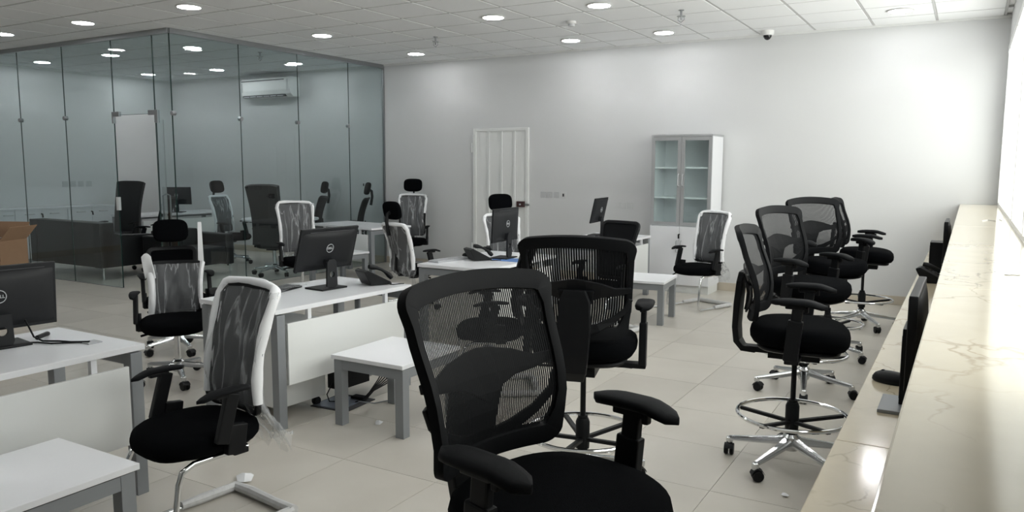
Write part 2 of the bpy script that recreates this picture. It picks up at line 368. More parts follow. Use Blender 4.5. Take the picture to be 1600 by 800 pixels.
# ------------------------------------------------------------------ steel door in the back wall
dr = empty_struct('door_1', (0, 0, 0))
g = G(); yd = Y1-.03
g.box((-6.565, yd-.012, 0), (-6.515, Y1-.001, 2.165)).box((-5.65, yd-.012, 0), (-5.60, Y1-.001, 2.165)).box((-6.515, yd-.012, 2.12), (-5.65, Y1-.001, 2.165))
g.build('door_frame', M['frame'], dr, bevel=.004)
xs = [-6.515, -6.29, -6.065, -5.84, -5.65]
for a, b in zip(xs[:-1], xs[1:]): G().box((a, yd+.008, .01), (b, Y1-.002, 2.12)).build('door_panel', M['frame'], dr)
for x in xs[1:-1]: G().box((x-.018, yd-.012, .01), (x+.018, yd+.008, 2.12)).build('rib', M['frame'], dr, bevel=.004)
for z in (.35, 1.88): G().tube([(-6.59, yd-.012, z-.07), (-6.59, yd-.012, z+.07)], .014, 12).build('hinge', M['plate2'], dr)
g = G().box((-5.78, yd-.045, 1.0), (-5.655, yd-.006, 1.085)); lk = g.build('door_lock', M['lock'], dr, bevel=.006)
G().lathe([(.0, 0), (.013, 0), (.013, .012), (.0, .012)], (-5.715, yd-.045, 1.04), 14, Matrix.Rotation(R(90), 3, 'X')).build('keyhole', M['logo'], lk)
G().box((-5.66, yd-.02, 1.02), (-5.58, yd, 1.05)).build('strike_plate', M['steel'], dr)

# ------------------------------------------------------------------ glass partition
GZ = H-.004; PX, PY = -8.33, 6.12
def partition(name, label, axis, edges, fixed, door=None):
    t = thing(name, label, 'partition')
    lo_, hi = edges[-1], edges[0]
    if axis == 'x':
        G().box((lo_, PY-.025, GZ-.06), (hi, PY+.025, GZ)).build('top_channel', M['steel'], t, bevel=.003)
        G().box((lo_, PY-.008, 0), (hi if not door else door[0], PY+.008, .008)).build('floor_channel', M['steel'], t)
    else:
        G().box((PX-.025, hi, GZ-.06), (PX+.025, lo_, GZ)).build('top_channel', M['steel'], t, bevel=.003)
        G().box((PX-.008, hi, 0), (PX+.008, lo_, .008)).build('floor_channel', M['steel'], t)
    for a, b in zip(edges[1:], edges[:-1]):
        lo2, hi2 = min(a, b)+.0015, max(a, b)-.0015; z0 = .008
        if door and abs((lo2+hi2)/2-(door[0]+door[1])/2) < .1: z0 = 2.23
        for (za, zb) in (((z0, GZ-.06),) if z0 > 1 else ((z0, GZ-.06),)):
            if axis == 'x': p = G().box((lo2, PY-.006, za), (hi2, PY+.006, zb)).build('glass_pane', M['glass'], t, smooth=0)
            else: p = G().box((PX-.006, lo2, za), (PX+.006, hi2, zb)).build('glass_pane', M['glass'], t, smooth=0)
            # dark green polished edges of the pane
            e = G()
            for q in (lo2, hi2):
                ew = .0024 if (abs(q-PX) < .02 or abs(q-PY) < .02 or (door and min(abs(q-door[0]), abs(q-door[1])) < .01)) else .0009
                if axis == 'x': e.box((q-ew, PY-.0064, za), (q+ew, PY+.0064, zb))
                else: e.box((PX-.0064, q-ew, za), (PX+.0064, q+ew, zb))
            if z0 > 1: e.box((lo2, PY-.0064, za), (hi2, PY+.0064, za+.003))
            e.build('pane_edge', M['edge'], p, smooth=0)
    for q in fixed:
        mt = Matrix.Rotation(R(90), 3, 'X') if axis == 'x' else Matrix.Rotation(R(90), 3, 'Y')
        c = (q, PY, 2.225) if axis == 'x' else (PX, q, 2.21)
        G().lathe([(0, -.03), (.022, -.03), (.028, -.024), (.028, .024), (.022, .03), (0, .03)], c, 18, mt).build('glass_connector', M['steel'], t)
    return t
p1 = partition('glass_partition', 'clear glass partition with doorway, running left from the glass corner behind the black sofa side', 'x',
          [PX, -8.655, -9.485, -10.57, -11.67, -12.75, X0+.002], [-10.57, -11.67, -12.75, PX+.02], (-9.485, -8.655))
p2 = partition('glass_partition', 'clear glass side partition running from the glass corner back to the white rear wall', 'y',
          [PY, 7.14, 8.17, 9.22, Y1-.016], [7.14, 8.15, 9.2])
for x, s in ((-9.485, 1), (-8.655, -1)):
    g = G().box((x-.03, PY-.018, 2.215), (x+s*.12 if s > 0 else x+.03, PY+.018, 2.275)) if s > 0 else G().box((x-.12, PY-.018, 2.215), (x+.06, PY+.018, 2.275))
    g.box((x-.03, PY-.018, 2.13), (x+.004, PY+.018, 2.215)) if s > 0 else g.box((x+.0, PY-.018, 2.12), (x+.06, PY+.018, 2.215))
    g.build('patch_fitting', M['steel'], p1, bevel=.003)
G().box((-9.515, PY-.02, 1.02), (-9.47, PY+.02, 1.19)).build('lock_plate', M['plate2'], p1, bevel=.004)
G().box((PX-.01, Y1-.03, 0), (PX+.022, Y1-.001, GZ)).build('wall_post', M['steel'], p2)
gd = thing('glass_door', 'clear glass door leaf standing open inside the doorway beside the glass corner', 'door', (-8.67, PY+.02, 0), 139)
o = G().box((0, -.006, .012), (.82, .006, 2.20)).build('glass_pane', M['glass'], gd, smooth=0)
G().box((-.002, -.0064, .012), (.002, .0064, 2.2)).box((.818, -.0064, .012), (.822, .0064, 2.2)).build('pane_edge', M['edge'], o, smooth=0)
G().box((-.01, -.016, 2.14), (.15, .016, 2.205)).box((-.01, -.016, .01), (.15, .016, .07)).build('patch_fitting', M['steel'], gd, bevel=.003)
g = G()
for s in (-1, 1): g.tube([(.75, s*.006, .85), (.75, s*.05, .87), (.75, s*.05, 1.2), (.75, s*.006, 1.22)], .010, 10)
g.build('door_handle', M['steel'], gd)

# ------------------------------------------------------------------ marble reception counter
ct = thing('reception_counter', 'long cream marble reception counter with a raised ledge and a lower desk shelf', 'counter')
yj = [-2.98, -1.2, .68, 2.6, 4.65, 6.8, 8.4, Y1-.001]
for a, b in zip(yj[:-1], yj[1:]): G().box((-.32, a+.0006, .715), (.06, b-.0006, .75)).build('lower_slab', M['marble2'], ct, bevel=.004)
yj = [-2.98, 0.2, 3.1, 6.35, Y1-.001]
for a, b in zip(yj[:-1], yj[1:]): G().box((-.08, a+.0006, 1.165), (WX+.04 if False else WX-.002, b-.0006, 1.2)).build('upper_slab', M['marble'], ct, bevel=.004)
G().box((.06, -2.98, .0), (.09, Y1-.002, 1.165)).build('counter_panel', M['marble'], ct)
G().box((.0, -2.97, .0), (.06, Y1-.03, .715)).build('counter_base', M['panel'], ct)

# ------------------------------------------------------------------ ceiling fittings
def lamp_(loc, label, group):
    t = thing('ceiling_light', label, 'ceiling light', loc, 0, group)
    G().lathe([(.112, 0), (.128, -.002), (.134, -.008), (.130, -.012), (.112, -.013)], (0, 0, 0), 32).build('trim_ring', M['whitem'], t)
    G().lathe([(0, -.013), (.112, -.013), (.112, -.006), (0, -.006)], (0, 0, 0), 32).build('diffuser', M['lamp'], t)
    return t
zc = H-.004; GL = 'round downlights in the ceiling grid'; GI = 'round downlights inside the glass office'
spots = [(-8.86, 5.40, 'second round downlight from the left edge, above the glass doorway'), (-7.02, 5.41, 'round downlight at the upper left, in front of the glass corner'),
 (-7.10, 7.40, 'round downlight just outside the glass side partition'), (-7.06, 9.27, 'small round downlight by the corner of glass and rear wall'),
 (-4.60, 7.43, 'round downlight left of the pair, nearer the middle of the ceiling'), (-4.56, 9.27, 'round downlight near the rear wall above the steel door'),
 (-3.33, 7.41, 'round downlight at the top edge beside the smoke detector'), (-3.31, 9.28, 'round downlight near the rear wall above the glass cabinet'),
 (-.73, 9.20, 'round downlight at the far right above the black stools'), (-10.50, 5.36, 'round downlight cut by the left edge of the picture')]
hid = [(-1.9, 7.4), (-1.9, 5.4), (-1.9, 3.5), (-3.33, 5.4), (-3.33, 3.5), (-5.9, 3.5), (-8.8, 3.5), (-3.33, 1.6), (-5.9, 1.6), (-8.8, 1.6), (-11.5, 3.5), (-11.5, 1.6), (-3.33, -.8), (-7, -.8), (-4.6, 5.4)]  # unseen downlights, added for the room lighting and placed clear of counter reflections
l0 = None
for x, y, lb in spots:
    if l0 is None: l0 = lamp_((x, y, zc), lb, GL)
    else: dup(l0, (x, y, zc), 0, lb, GL)
def where(x, y):
    a = 'over the counter stools' if x > -2 else 'over the side tables' if x > -4 else 'over the desk backs' if x > -6.5 else 'over the open floor at left' if x > -10 else 'over the far left floor'
    b = 'level with the far stools' if y > 6 else 'level with the farther stools' if y > 5 else 'level with the nearest counter stool' if y > 3 else 'level with the foreground stool' if y > 0 else 'behind the camera'
    return 'unseen downlight added to light the room, %s, %s' % (a, b)
for x, y in hid: dup(l0, (x, y, zc), 0, where(x, y), GL)
for x, y, lb in [(-12.84, 7.12, 'leftmost round downlight seen inside the glass office'), (-11.12, 7.17, 'round downlight inside the glass office above the doorway'),
   (-9.40, 7.27, 'round downlight inside the glass office just right of the glass corner'), (-11.22, 9.15, 'round downlight inside the glass office left of the air conditioner'),
   (-9.42, 9.19, 'round downlight inside the glass office above the air conditioner'), (-12.87, 9.0, 'round downlight deep inside the glass office, left of the glass corner')]:
    dup(l0, (x, y, zc), 0, lb, GI)
def sprinkler(loc, lb):
    t = thing('sprinkler', lb, 'sprinkler', loc, 0, 'ceiling sprinklers')
    G().lathe([(0, .0), (.03, .0), (.03, -.006), (.012, -.01), (.010, -.10), (0, -.10)], (0,0,0), 14).build('pipe', M['steel'], t)
    g = G().tube([(-.03, 0, -.065), (-.034, 0, -.10), (0, 0, -.125)], .004, 6).tube([(.03, 0, -.065), (.034, 0, -.10), (0, 0, -.125)], .004, 6)
    g.build('yoke', M['steel'], t); G().lathe([(0, -.06), (.045, -.06), (.045, -.066), (0, -.066)], (0,0,0), 16).build('deflector', M['steel'], t)
    return t
s0 = sprinkler((-5.94, 8.21, zc), 'ceiling sprinkler between downlights left of the picture middle')
dup(s0, (-2.70, 8.08, zc), 0, 'ceiling sprinkler right of the smoke detector'); dup(s0, (-8.96, 8.07, zc), 0, 'ceiling sprinkler inside the glass office above the air conditioner')
t = thing('smoke_detector', 'white round smoke detector on the ceiling near the picture middle', 'smoke detector', (-3.98, 8.10, zc))
G().lathe([(0, 0), (.055, 0), (.055, -.022), (.048, -.028), (0, -.028)], (0,0,0), 24).build('base', M['whitem'], t)
G().lathe([(0, -.028), (.040, -.028), (.036, -.052), (.020, -.058), (0, -.058)], (0,0,0), 24).build('sensor_head', M['plate'], t)
t = thing('security_camera', 'small white dome security camera on the ceiling by the rear wall', 'camera', (-2.20, 9.80, zc))
G().lathe([(0, 0), (.075, 0), (.072, -.04), (.060, -.055), (0, -.055)], (0,0,0), 24).build('housing', M['whitem'], t)
G().lathe([(0, -.055), (.050, -.055), (.046, -.075), (.030, -.098), (.012, -.108), (0, -.11)], (0,0,0), 24).build('dome', M['screen'], t)

# ------------------------------------------------------------------ wall plates
def plate(name, loc, w, lb, gr, m, rz=0, hole=True):
    t = thing(name, lb, 'switch' if 'switch' in name else 'socket', loc, rz, gr)
    G().box((-w/2, -.009, -w/2), (w/2, 0, w/2)).build('cover_plate', m, t, bevel=.003)
    if hole: G().box((-w*.16, -.013, -w*.24), (w*.16, -.009, w*.24)).build('rocker' if 'switch' in name else 'outlet', M['dark'] if hole == 2 else m, t, bevel=.002)
    return t
for k, x in enumerate((-5.365, -5.255, -5.145)): plate('wall_switch', (x, Y1-.001, 1.19), .088, ['leftmost plate of the four right of the steel door', 'second plate from the left right of the steel door', 'third plate from the left right of the steel door'][k], 'plates right of the steel door', M['plate'])
plate('wall_switch', (-5.035, Y1-.001, 1.19), .088, 'rightmost plate of the four by the steel door, with a dark key slot', 'plates right of the steel door', M['plate2'], 0, 2)
for k, x in enumerate((-4.20, -4.10, -4.0)): plate('wall_socket', (x, Y1-.001, 1.07), .085, ['left', 'middle', 'right'][k]+' pale socket of the three just left of the glass cabinet', 'pale sockets by the cabinet', M['plate2'])
for k, x in enumerate((-8.78, -8.66)): plate('wall_socket', (x, Y1-.001, 1.28), .088, ['left', 'right'][k]+' socket of the pair on the rear wall behind the glass', 'sockets behind glass', M['plate2'], 0, 2)
for k, y in enumerate((7.84, 7.98, 8.12, 8.27)): plate('wall_socket', (X0+.001, y, 1.26), .10, ['first', 'second', 'third', 'last'][k]+' plate counting from the left above the low white cabinets', 'plates above the low cabinets', M['plate'], 90)

# ------------------------------------------------------------------ air conditioner
t = thing('air_conditioner', 'white wall air conditioner with dark outlet slot, seen through the glass', 'air conditioner', (-10.82, Y1, 2.79))
prof = [(0, 0), (-.15, .0), (-.21, .05), (-.225, .12), (-.225, .31), (-.20, .34), (0, .34)]
mt = Matrix(((0, 0, 1), (1, 0, 0), (0, 1, 0)))
G().prism(prof, -.61, .61, mt).build('housing', M['whitem'], t, bevel=.012)
G().box((-.58, -.215, .008), (.47, -.12, .045)).build('air_outlet', M['acdark'], t)
for k in range(6): G().box((-.56+k*.17, -.222, .012), (-.42+k*.17, -.19, .026)).build('louvre', M['plate'], t)
G().box((.52, -.229, .10), (.57, -.224, .30)).build('display', M['plate'], t, bevel=.002)
G().box((-.60, -.230, .285), (.47, -.224, .300)).build('intake_slot', M['acdark'], t)
G().box((-.597, -.229, .10), (-.570, -.224, .26)).build('energy_sticker', M['plate'], t)
G().box((-.585, -.19, .34), (.5, -.03, .345)).build('top_grille', M['acdark'], t)

# ------------------------------------------------------------------ office tall cabinet
t = thing('tall_cabinet', 'tall white cabinet with two aluminium framed glass doors by the rear wall', 'cabinet', (-3.14, 9.57, 0))
g = G(); w = .39; d = .46
g.box((-w, 0, .10), (-w+.02, d, 1.98)).box((w-.02, 0, .10), (w, d, 1.98)).box((-w+.02, d-.012, .10), (w-.02, d, 1.98)).box((-w+.02, .02, .10), (w-.02, d-.012, .12)).box((-w+.02, .02, .83), (w-.02, d-.012, .85))
g.build('body', M['white'], t)
G().box((-w-.004, -.022, 1.98), (w+.004, d, 2.005)).build('top_panel', M['alu'], t)
G().box((-w+.01, .02, .0), (w-.01, d-.02, .10)).build('plinth', M['panel'], t)
for z in (1.20, 1.58): G().box((-w+.021, .03, z), (w-.021, d-.013, z+.02)).build('shelf', M['white'], t)
for s in (-1, 1):
    a, b = (-w, -.002) if s < 0 else (.002, w)
    g = G().box((a, -.02, .86), (a+.045, -.001, 1.975)).box((b-.045, -.02, .86), (b, -.001, 1.975)).box((a+.045, -.02, .86), (b-.045, -.001, .905)).box((a+.045, -.02, 1.93), (b-.045, -.001, 1.975))
    o = g.build('glass_door', M['alu'], t, bevel=.002)
    G().box((a+.045, -.012, .905), (b-.045, -.008, 1.93)).build('pane', M['cglass'], o, smooth=0)
    x = -.028 if s < 0 else .028
    G().tube([(x, -.02, 1.36), (x, -.05, 1.37), (x, -.05, 1.50), (x, -.02, 1.51)], .007, 8).build('handle', M['alu'], o)
    o = G().box((a, -.02, .105), (b, -.001, .85)).build('lower_door', M['white'], t, bevel=.002)
    G().tube([(x, -.02, .52), (x, -.05, .53), (x, -.05, .66), (x, -.02, .67)], .007, 8).build('handle', M['alu'], o)
    if s < 0: G().tube([(.0, -.018, .75), (.0, -.045, .75), (.004, -.05, .70)], .010, 8).build('key', M['black'], o)

# low cabinets along the left wall
def low_cab(y, lb, w=.425):
    t = thing('low_cabinet', lb, 'cabinet', (-13.22, y, 0), 90, 'low white cabinets behind the glass')
    # local: width along x, front at -y after a 90 degree turn faces +x
    G().box((-w, .02, .06), (w, .44, .86)).build('body', M['white'], t); G().box((-w-.0, -.01, .86), (w, .44, .885)).build('top_panel', M['white'], t)
    G().box((-w+.01, .04, 0), (w-.01, .42, .06)).build('plinth', M['grey'], t)
    for s in (-1, 1):
        a, b = (-w+.003, -.002) if s < 0 else (.002, w-.003)
        o = G().box((a, 0, .065), (b, .018, .852)).build('door', M['white'], t, bevel=.002)
        x0 = -.27 if s < 0 else .13
        G().tube([(x0, 0, .79), (x0, -.025, .79), (x0+.14, -.025, .79), (x0+.14, 0, .79)], .006, 6).build('handle', M['alu'], o)
        if s < 0: G().tube([(-.01, .0, .79), (-.01, -.03, .79), (-.005, -.035, .73)], .012, 6).build('key', M['black'], o)
    return t
c0 = low_cab(8.02, 'low white cabinet under the wall plates, nearest the doorway')
dup(c0, (-13.22, 7.165, 0), 90, 'second low white cabinet from the right behind the glass, with a key in its door')
low_cab(6.435, 'narrower low white cabinet at the left edge just behind the glass', .30)

# ------------------------------------------------------------------ chairs
def sm(a, b, x): x = min(1, max(0, (x-a)/(b-a))); return x*x*(3-2*x)
def round_rect(u0, u1, v0, v1, ru, rv, n=6):
    P = []
    for cu, cv, a0 in ((u1-ru, v1-rv, 0), (u0+ru, v1-rv, 90), (u0+ru, v0+rv, 180), (u1-ru, v0+rv, 270)):
        for k in range(n+1): a = R(a0+90*k/n); P.append((cu+ru*math.cos(a), cv+rv*math.sin(a)))
    out = []
    for a, b in zip(P, P[1:]+P[:1]):
        out.append(a); d = math.hypot(b[0]-a[0], b[1]-a[1]); q = int(d/.12)
        for k in range(1, q+1): out.append((a[0]+(b[0]-a[0])*k/(q+1), a[1]+(b[1]-a[1])*k/(q+1)))
    return out

def castor(t, x, y, ang, parent_mat='black', r=.03):
    g = G(); m_ = Matrix.Rotation(ang, 3, 'Z')
    for s in (-1, 1):
        g.lathe([(0, -.011), (r*.86, -.011), (r, -.006), (r, .006), (r*.86, .011), (0, .011)], Vector((x, y, r)) + m_ @ Vector((.012, s*.015, 0)), 16, m_ @ Matrix.Rotation(R(90), 3, 'X'))
    g.tube([Vector((x, y, r*1.1)), Vector((x, y, r*2.9))], .008, 8)
    g.grid(lambda u, v: Vector((x, y, r)) + m_ @ Vector((.012 + (r+.004)*math.cos(R(20+150*u)), (v-.5)*.05, (r+.004)*math.sin(R(20+150*u)))), 6, 1, .002)
    return g.build('castor', M[parent_mat], t)

def star_base(t, rad, hubz, m, spin=10, r=.03):
    G().lathe([(0, hubz-.045), (.036, hubz-.045), (.045, hubz-.02), (.045, hubz+.03), (.032, hubz+.045), (0, hubz+.045)], (0,0,0), 24).build('hub', m, t)
    for k in range(5):
        a = R(spin+72*k); d = Vector((math.cos(a), math.sin(a), 0)); s = Vector((-d.y, d.x, 0))
        vs_ = []
        for q in range(6):
            f = q/5; rr = .035+(rad-.035)*f; w = .026-.012*f; h = .020-.009*f; z = hubz+.008-(hubz-.085)*f**.8
            c = d*rr+Vector((0, 0, z)); top = .55
            vs_ += [c-s*w-Vector((0,0,h)), c+s*w-Vector((0,0,h)), c+s*w+Vector((0,0,h*.1)), c+s*w*top+Vector((0,0,h)), c-s*w*top+Vector((0,0,h)), c-s*w+Vector((0,0,h*.1))]
        fs = [(q*6+j, q*6+(j+1) % 6, q*6+6+(j+1) % 6, q*6+6+j) for q in range(5) for j in range(6)] + [(5,4,3,2,1,0), tuple(30+j for j in range(6))]
        leg = G().add(vs_, fs); e = d*(rad-.002); leg.lathe([(0, .062), (.017, .062), (.019, .075), (.019, .094), (.012, .10), (0, .10)], (e.x, e.y, 0), 12)
        leg.build('leg', m, t)
        castor(t, e.x, e.y, a+R(25+37*k), r=r)

# ---- tall drafting stool with mesh back
def S_stool(u, v):
    hw = .211 + .035*sm(-.05, .35, v) + .015*sm(.3, .9, v)
    x = -.235 - .10*max(0, v-.15)**1.5 + .022*math.sin(PI*min(1, max(0, v*1.5)))
    return (x + .050*u*u, u*hw, .825 + .465*v - .022*u*u*sm(.6, 1, v))
def make_stool(label, pitch):
    t = thing('drafting_stool', label, 'stool')
    G().super((.02, 0, 0), .25, .262, .685, .80, 2.7, 40, .03).build('seat', M['fabric'], t, smooth=60)
    G().super((.02, 0, 0), .21, .22, .655, .69, 3, 32, .02).build('seat_pan', M['black'], t)
    g = G().box((-.13, -.075, .60), (.13, .075, .656)).box((-.25, -.035, .615), (-.12, .035, .645))
    g.tube([(.0, -.07, .63), (.03, -.20, .625), (.06, -.235, .615)], .007, 8).tube([(-.06, .07, .63), (-.05, .22, .625)], .007, 8)
    g.build('mechanism', M['black'], t, bevel=.006)
    G().tube([(0, 0, .60), (0, 0, .36)], .014, 14).tube([(0, 0, .37), (0, 0, .16)], .025, 16).build('gas_column', M['black'], t)
    # J shaped back bar
    path = [(-.20, .625), (-.27, .63), (-.30, .67), (-.308, .75), (-.302, .88), (-.292, 1.0), (-.285, 1.05)]
    hw_ = [.035, .045, .060, .070, .078, .072, .05]
    vs_ = []
    for i, (x, z) in enumerate(path):
        a = Vector(path[max(i-1, 0)]); b = Vector(path[min(i+1, len(path)-1)]); tg = (b-a).normalized(); n_ = Vector((tg.y, -tg.x))
        for sx, sy in ((1, -1), (1, 1), (-1, 1), (-1, -1)): vs_.append((x+n_.x*.016*sx, hw_[i]*sy, z+n_.y*.016*sx))
    g = G().add(vs_, [(i*4+j, i*4+(j+1) % 4, i*4+4+(j+1) % 4, i*4+4+j) for i in range(len(path)-1) for j in range(4)] + [(3,2,1,0), tuple(24+j for j in range(4))])
    g.build('back_bar', M['black'], t, bevel=.006)
    # frame
    fp = round_rect(-1, 1, 0.0, 1.0, .13, .05, 7)
    hw = [.0135 + .014*sm(.88, .98, v) + .014*sm(.22, .02, v) for u, v in fp]
    G().ribbon(S_stool, [(u*.955, .03+v*.94) for u, v in fp], hw, .026, 0, True).build('back_frame', M['blackm'], t, bevel=.006)
    # lumbar support behind the mesh: wings, centre panel, lower struts
    g = G()
    g.ribbon(S_stool, [(-.97, .50), (-.7, .475), (-.45, .49), (-.2, .485), (0, .45), (.2, .485), (.45, .49), (.7, .475), (.97, .50)], [.012, .020, .036, .055, .075, .055, .036, .020, .012], .012, -.022)
    g.ribbon(S_stool, [(0, .50), (0, .38), (0, .25), (0, .10), (0, .03)], [.085, .078, .052, .044, .045], .014, -.030)
    for s in (-1, 1):
        g.ribbon(S_stool, [(s*.96, .40), (s*.90, .29), (s*.72, .18), (s*.45, .09), (s*.15, .05)], [.012, .013, .015, .020, .024], .012, -.024)
    g.build('lumbar_support', M['black'], t, bevel=.004)
    n = int(.48/pitch); g = G()
    for k in range(n+1):
        u = -.93+1.86*k/n; vb = .05+.10*sm(.6, .93, abs(u)); vt = .955
        g.ribbon(S_stool, [(u, vb+(vt-vb)*q/9) for q in range(10)], pitch*.37, 0, .004)
    g.build('mesh_panel', M['mesh'], t, smooth=0)['kind'] = 'stuff'
    for s in (-1, 1): arm(t, s*.29, .962, .62, .03, s)
    # foot ring
    ring = G().tube([(.285*math.cos(2*PI*k/48), .285*math.sin(2*PI*k/48), .285) for k in range(48)], .011, 10, True).build('foot_ring', M['chrome'], t)
    G().lathe([(0, .20), (.034, .20), (.036, .23), (.036, .335), (.028, .355), (0, .355)], (0,0,0), 20).build('ring_collar', M['black'], t)
    for k in range(5):
        a = R(28+72*k); d = Vector((math.cos(a), math.sin(a), 0)); c = d*.155+Vector((0, 0, .262)); rm = Matrix.Rotation(a, 3, 'Z') @ Matrix.Rotation(R(-6), 3, 'Y')
        G().obox(c, (.25, .024, .018), rm).build('ring_spoke', M['black'], t, bevel=.003)
    star_base(t, .335, .135, M['polished'], 14)
    return t

def arm(t, y, z, zb, x0, s, L=.27, w=.09, slim=False):
    # T armrest: drooping pad on a post
    N = 10; vs_ = []; n = 14
    for i in range(N+1):
        f = i/N; x = x0-L*.47+L*f; k = max(0, 1-(2*f-1)**4)**.5*.92+.08; dz = -.020*sm(.62, 1, f) - .006*sm(.3, 0, f)
        hw = w/2*k*(1 if not slim else (1-.25*f)); hh = (.017 if not slim else .011)*(.6+.4*k)
        for j in range(n):
            an = 2*PI*j/n; cx, sx = math.cos(an), math.sin(an)
            vs_.append((x, y+hw*math.copysign(abs(cx)**.7, cx)+s*.006*math.sin(PI*f), z-.014+dz+hh*math.copysign(abs(sx)**.7, sx)))
    fs = [(i*n+j, i*n+(j+1) % n, (i+1)*n+(j+1) % n, (i+1)*n+j) for i in range(N) for j in range(n)] + [tuple(range(n-1, -1, -1)), tuple(N*n+j for j in range(n))]
    g = G().add(vs_, fs).build('armrest', M['blackm'], t, smooth=50)
    h = z-.03
    if not slim:
        g2 = G().box((x0-.055, y-.016, h-.02), (x0+.04, y+.016, h+.004))
        g2.obox((x0-.005, y, (h+zb+.08)/2), (.052, .026, h-zb-.08), Matrix.Rotation(R(5), 3, 'Y'))
        g2.obox((x0-.012, y, zb+.13), (.072, .036, .21), Matrix.Rotation(R(5), 3, 'Y'))
        g2.box((x0+.035, y-.012, h-.035), (x0+.055, y+.012, h-.005))
        g2.box((x0-.05, min(y+.018*s, 0.15*s), zb+.01), (x0+.02, max(y+.018*s, .15*s), zb+.034))
    else:
        g2 = G().box((x0-.04, y-.014, h-.012), (x0+.05, y+.014, h+.008))
        g2.obox((x0-.0, y, (h+zb)/2+.03), (.060, .030, h-zb-.05), Matrix.Rotation(R(-16), 3, 'Y'))
        g2.obox((x0+.0-.045, y-.01*s, zb+.06), (.085, .034, .13), Matrix.Rotation(R(-8), 3, 'Y'))
        g2.box((x0-.10, min(y, .12*s), zb-.012), (x0-.03, max(y, .12*s), zb+.012))
    g2.build('arm_post', M['black'], t, bevel=.006)

st = 'black mesh drafting stool with a chrome foot ring'
A = make_stool('large black mesh drafting stool in the foreground, its seat cut by the bottom edge', .0066)
A.location = (-.84, 1.65, 0); A.rotation_euler.z = R(-12); A['group'] = 'black mesh drafting stools at the counter'
Bs = make_stool('black mesh drafting stool seen from behind, just beyond the foreground stool', .0115)
Bs.location = (-1.61, 3.46, 0); Bs.rotation_euler.z = R(106); Bs['group'] = A['group']
E_ = dup(A, (-.75, 4.28, 0), 4, 'black mesh drafting stool with side-on back, nearest of the row at the marble counter', A['group'])
F_ = dup(A, (-.95, 5.80, 0), -22, 'second black mesh drafting stool from the front in the row at the counter', A['group'])
G_ = dup(A, (-.98, 7.02, 0), -42, 'third black mesh drafting stool in the counter row, its high back facing the camera', A['group'])
dup(A, (-.87, 8.49, 0), 2, 'farthest black mesh drafting stool in the counter row, by the rear wall', A['group'])

def lift(root, dz):
    for o in root.children:
        if o.name.split('.')[0] not in ('leg', 'castor', 'hub', 'foot_ring', 'ring_collar', 'ring_spoke'): o.location.z = dz
lift(A, .035); lift(F_, .025); lift(G_, .045)
for o in E_.children:
    if o.name.split('.')[0] in ('leg', 'castor', 'hub'): o.rotation_euler.z = R(16)

# ---- office chairs with wrapped white or plain black backs
def mk_S(z0, z1, hw0, hw1, xb, lean, curve=.04):
    def S(u, v):
        hw = hw0 + (hw1-hw0)*v - .018*math.sin(PI*v)
        return (xb - lean*max(0, v)**1.3 + .025*math.sin(PI*v*1.1) + curve*u*u, u*hw, z0 + (z1-z0)*v)
    return S
def wrap(t, S, seed, v0=-.12, v1=.97, off=-.03, drape=0.0, front=True):
    rnd = random.Random(seed); ph = [rnd.uniform(0, 6.28) for _ in range(6)]
    def side(sgn):
        def f(a, b):
            u = -1.04+2.08*a; v = v0+(v1-v0)*b
            p = Vector(S(u, max(v, -.32)))
            w = .010*math.sin(9*u+5*v+ph[0])+.007*math.sin(17*u-13*v+ph[1])+.006*math.sin(29*u+4*v+ph[2])
            p.x += sgn*(.028*(1-u**4)+.010)+w
            if v < .1: p.y += .02*math.sin(11*v+ph[3]+u*3); p.x += -drape*.7*(.1-v)
            if b < .02: p.z += .03*math.sin(8*u+ph[4])+.015*math.sin(23*u+ph[5])
            return p
        return f
    G().grid(side(1), 26, 22).build('plastic_wrap', M['film'], t, smooth=80)
    G().grid(side(-1), 26, 22).build('plastic_wrap', M['film'], t, smooth=80)
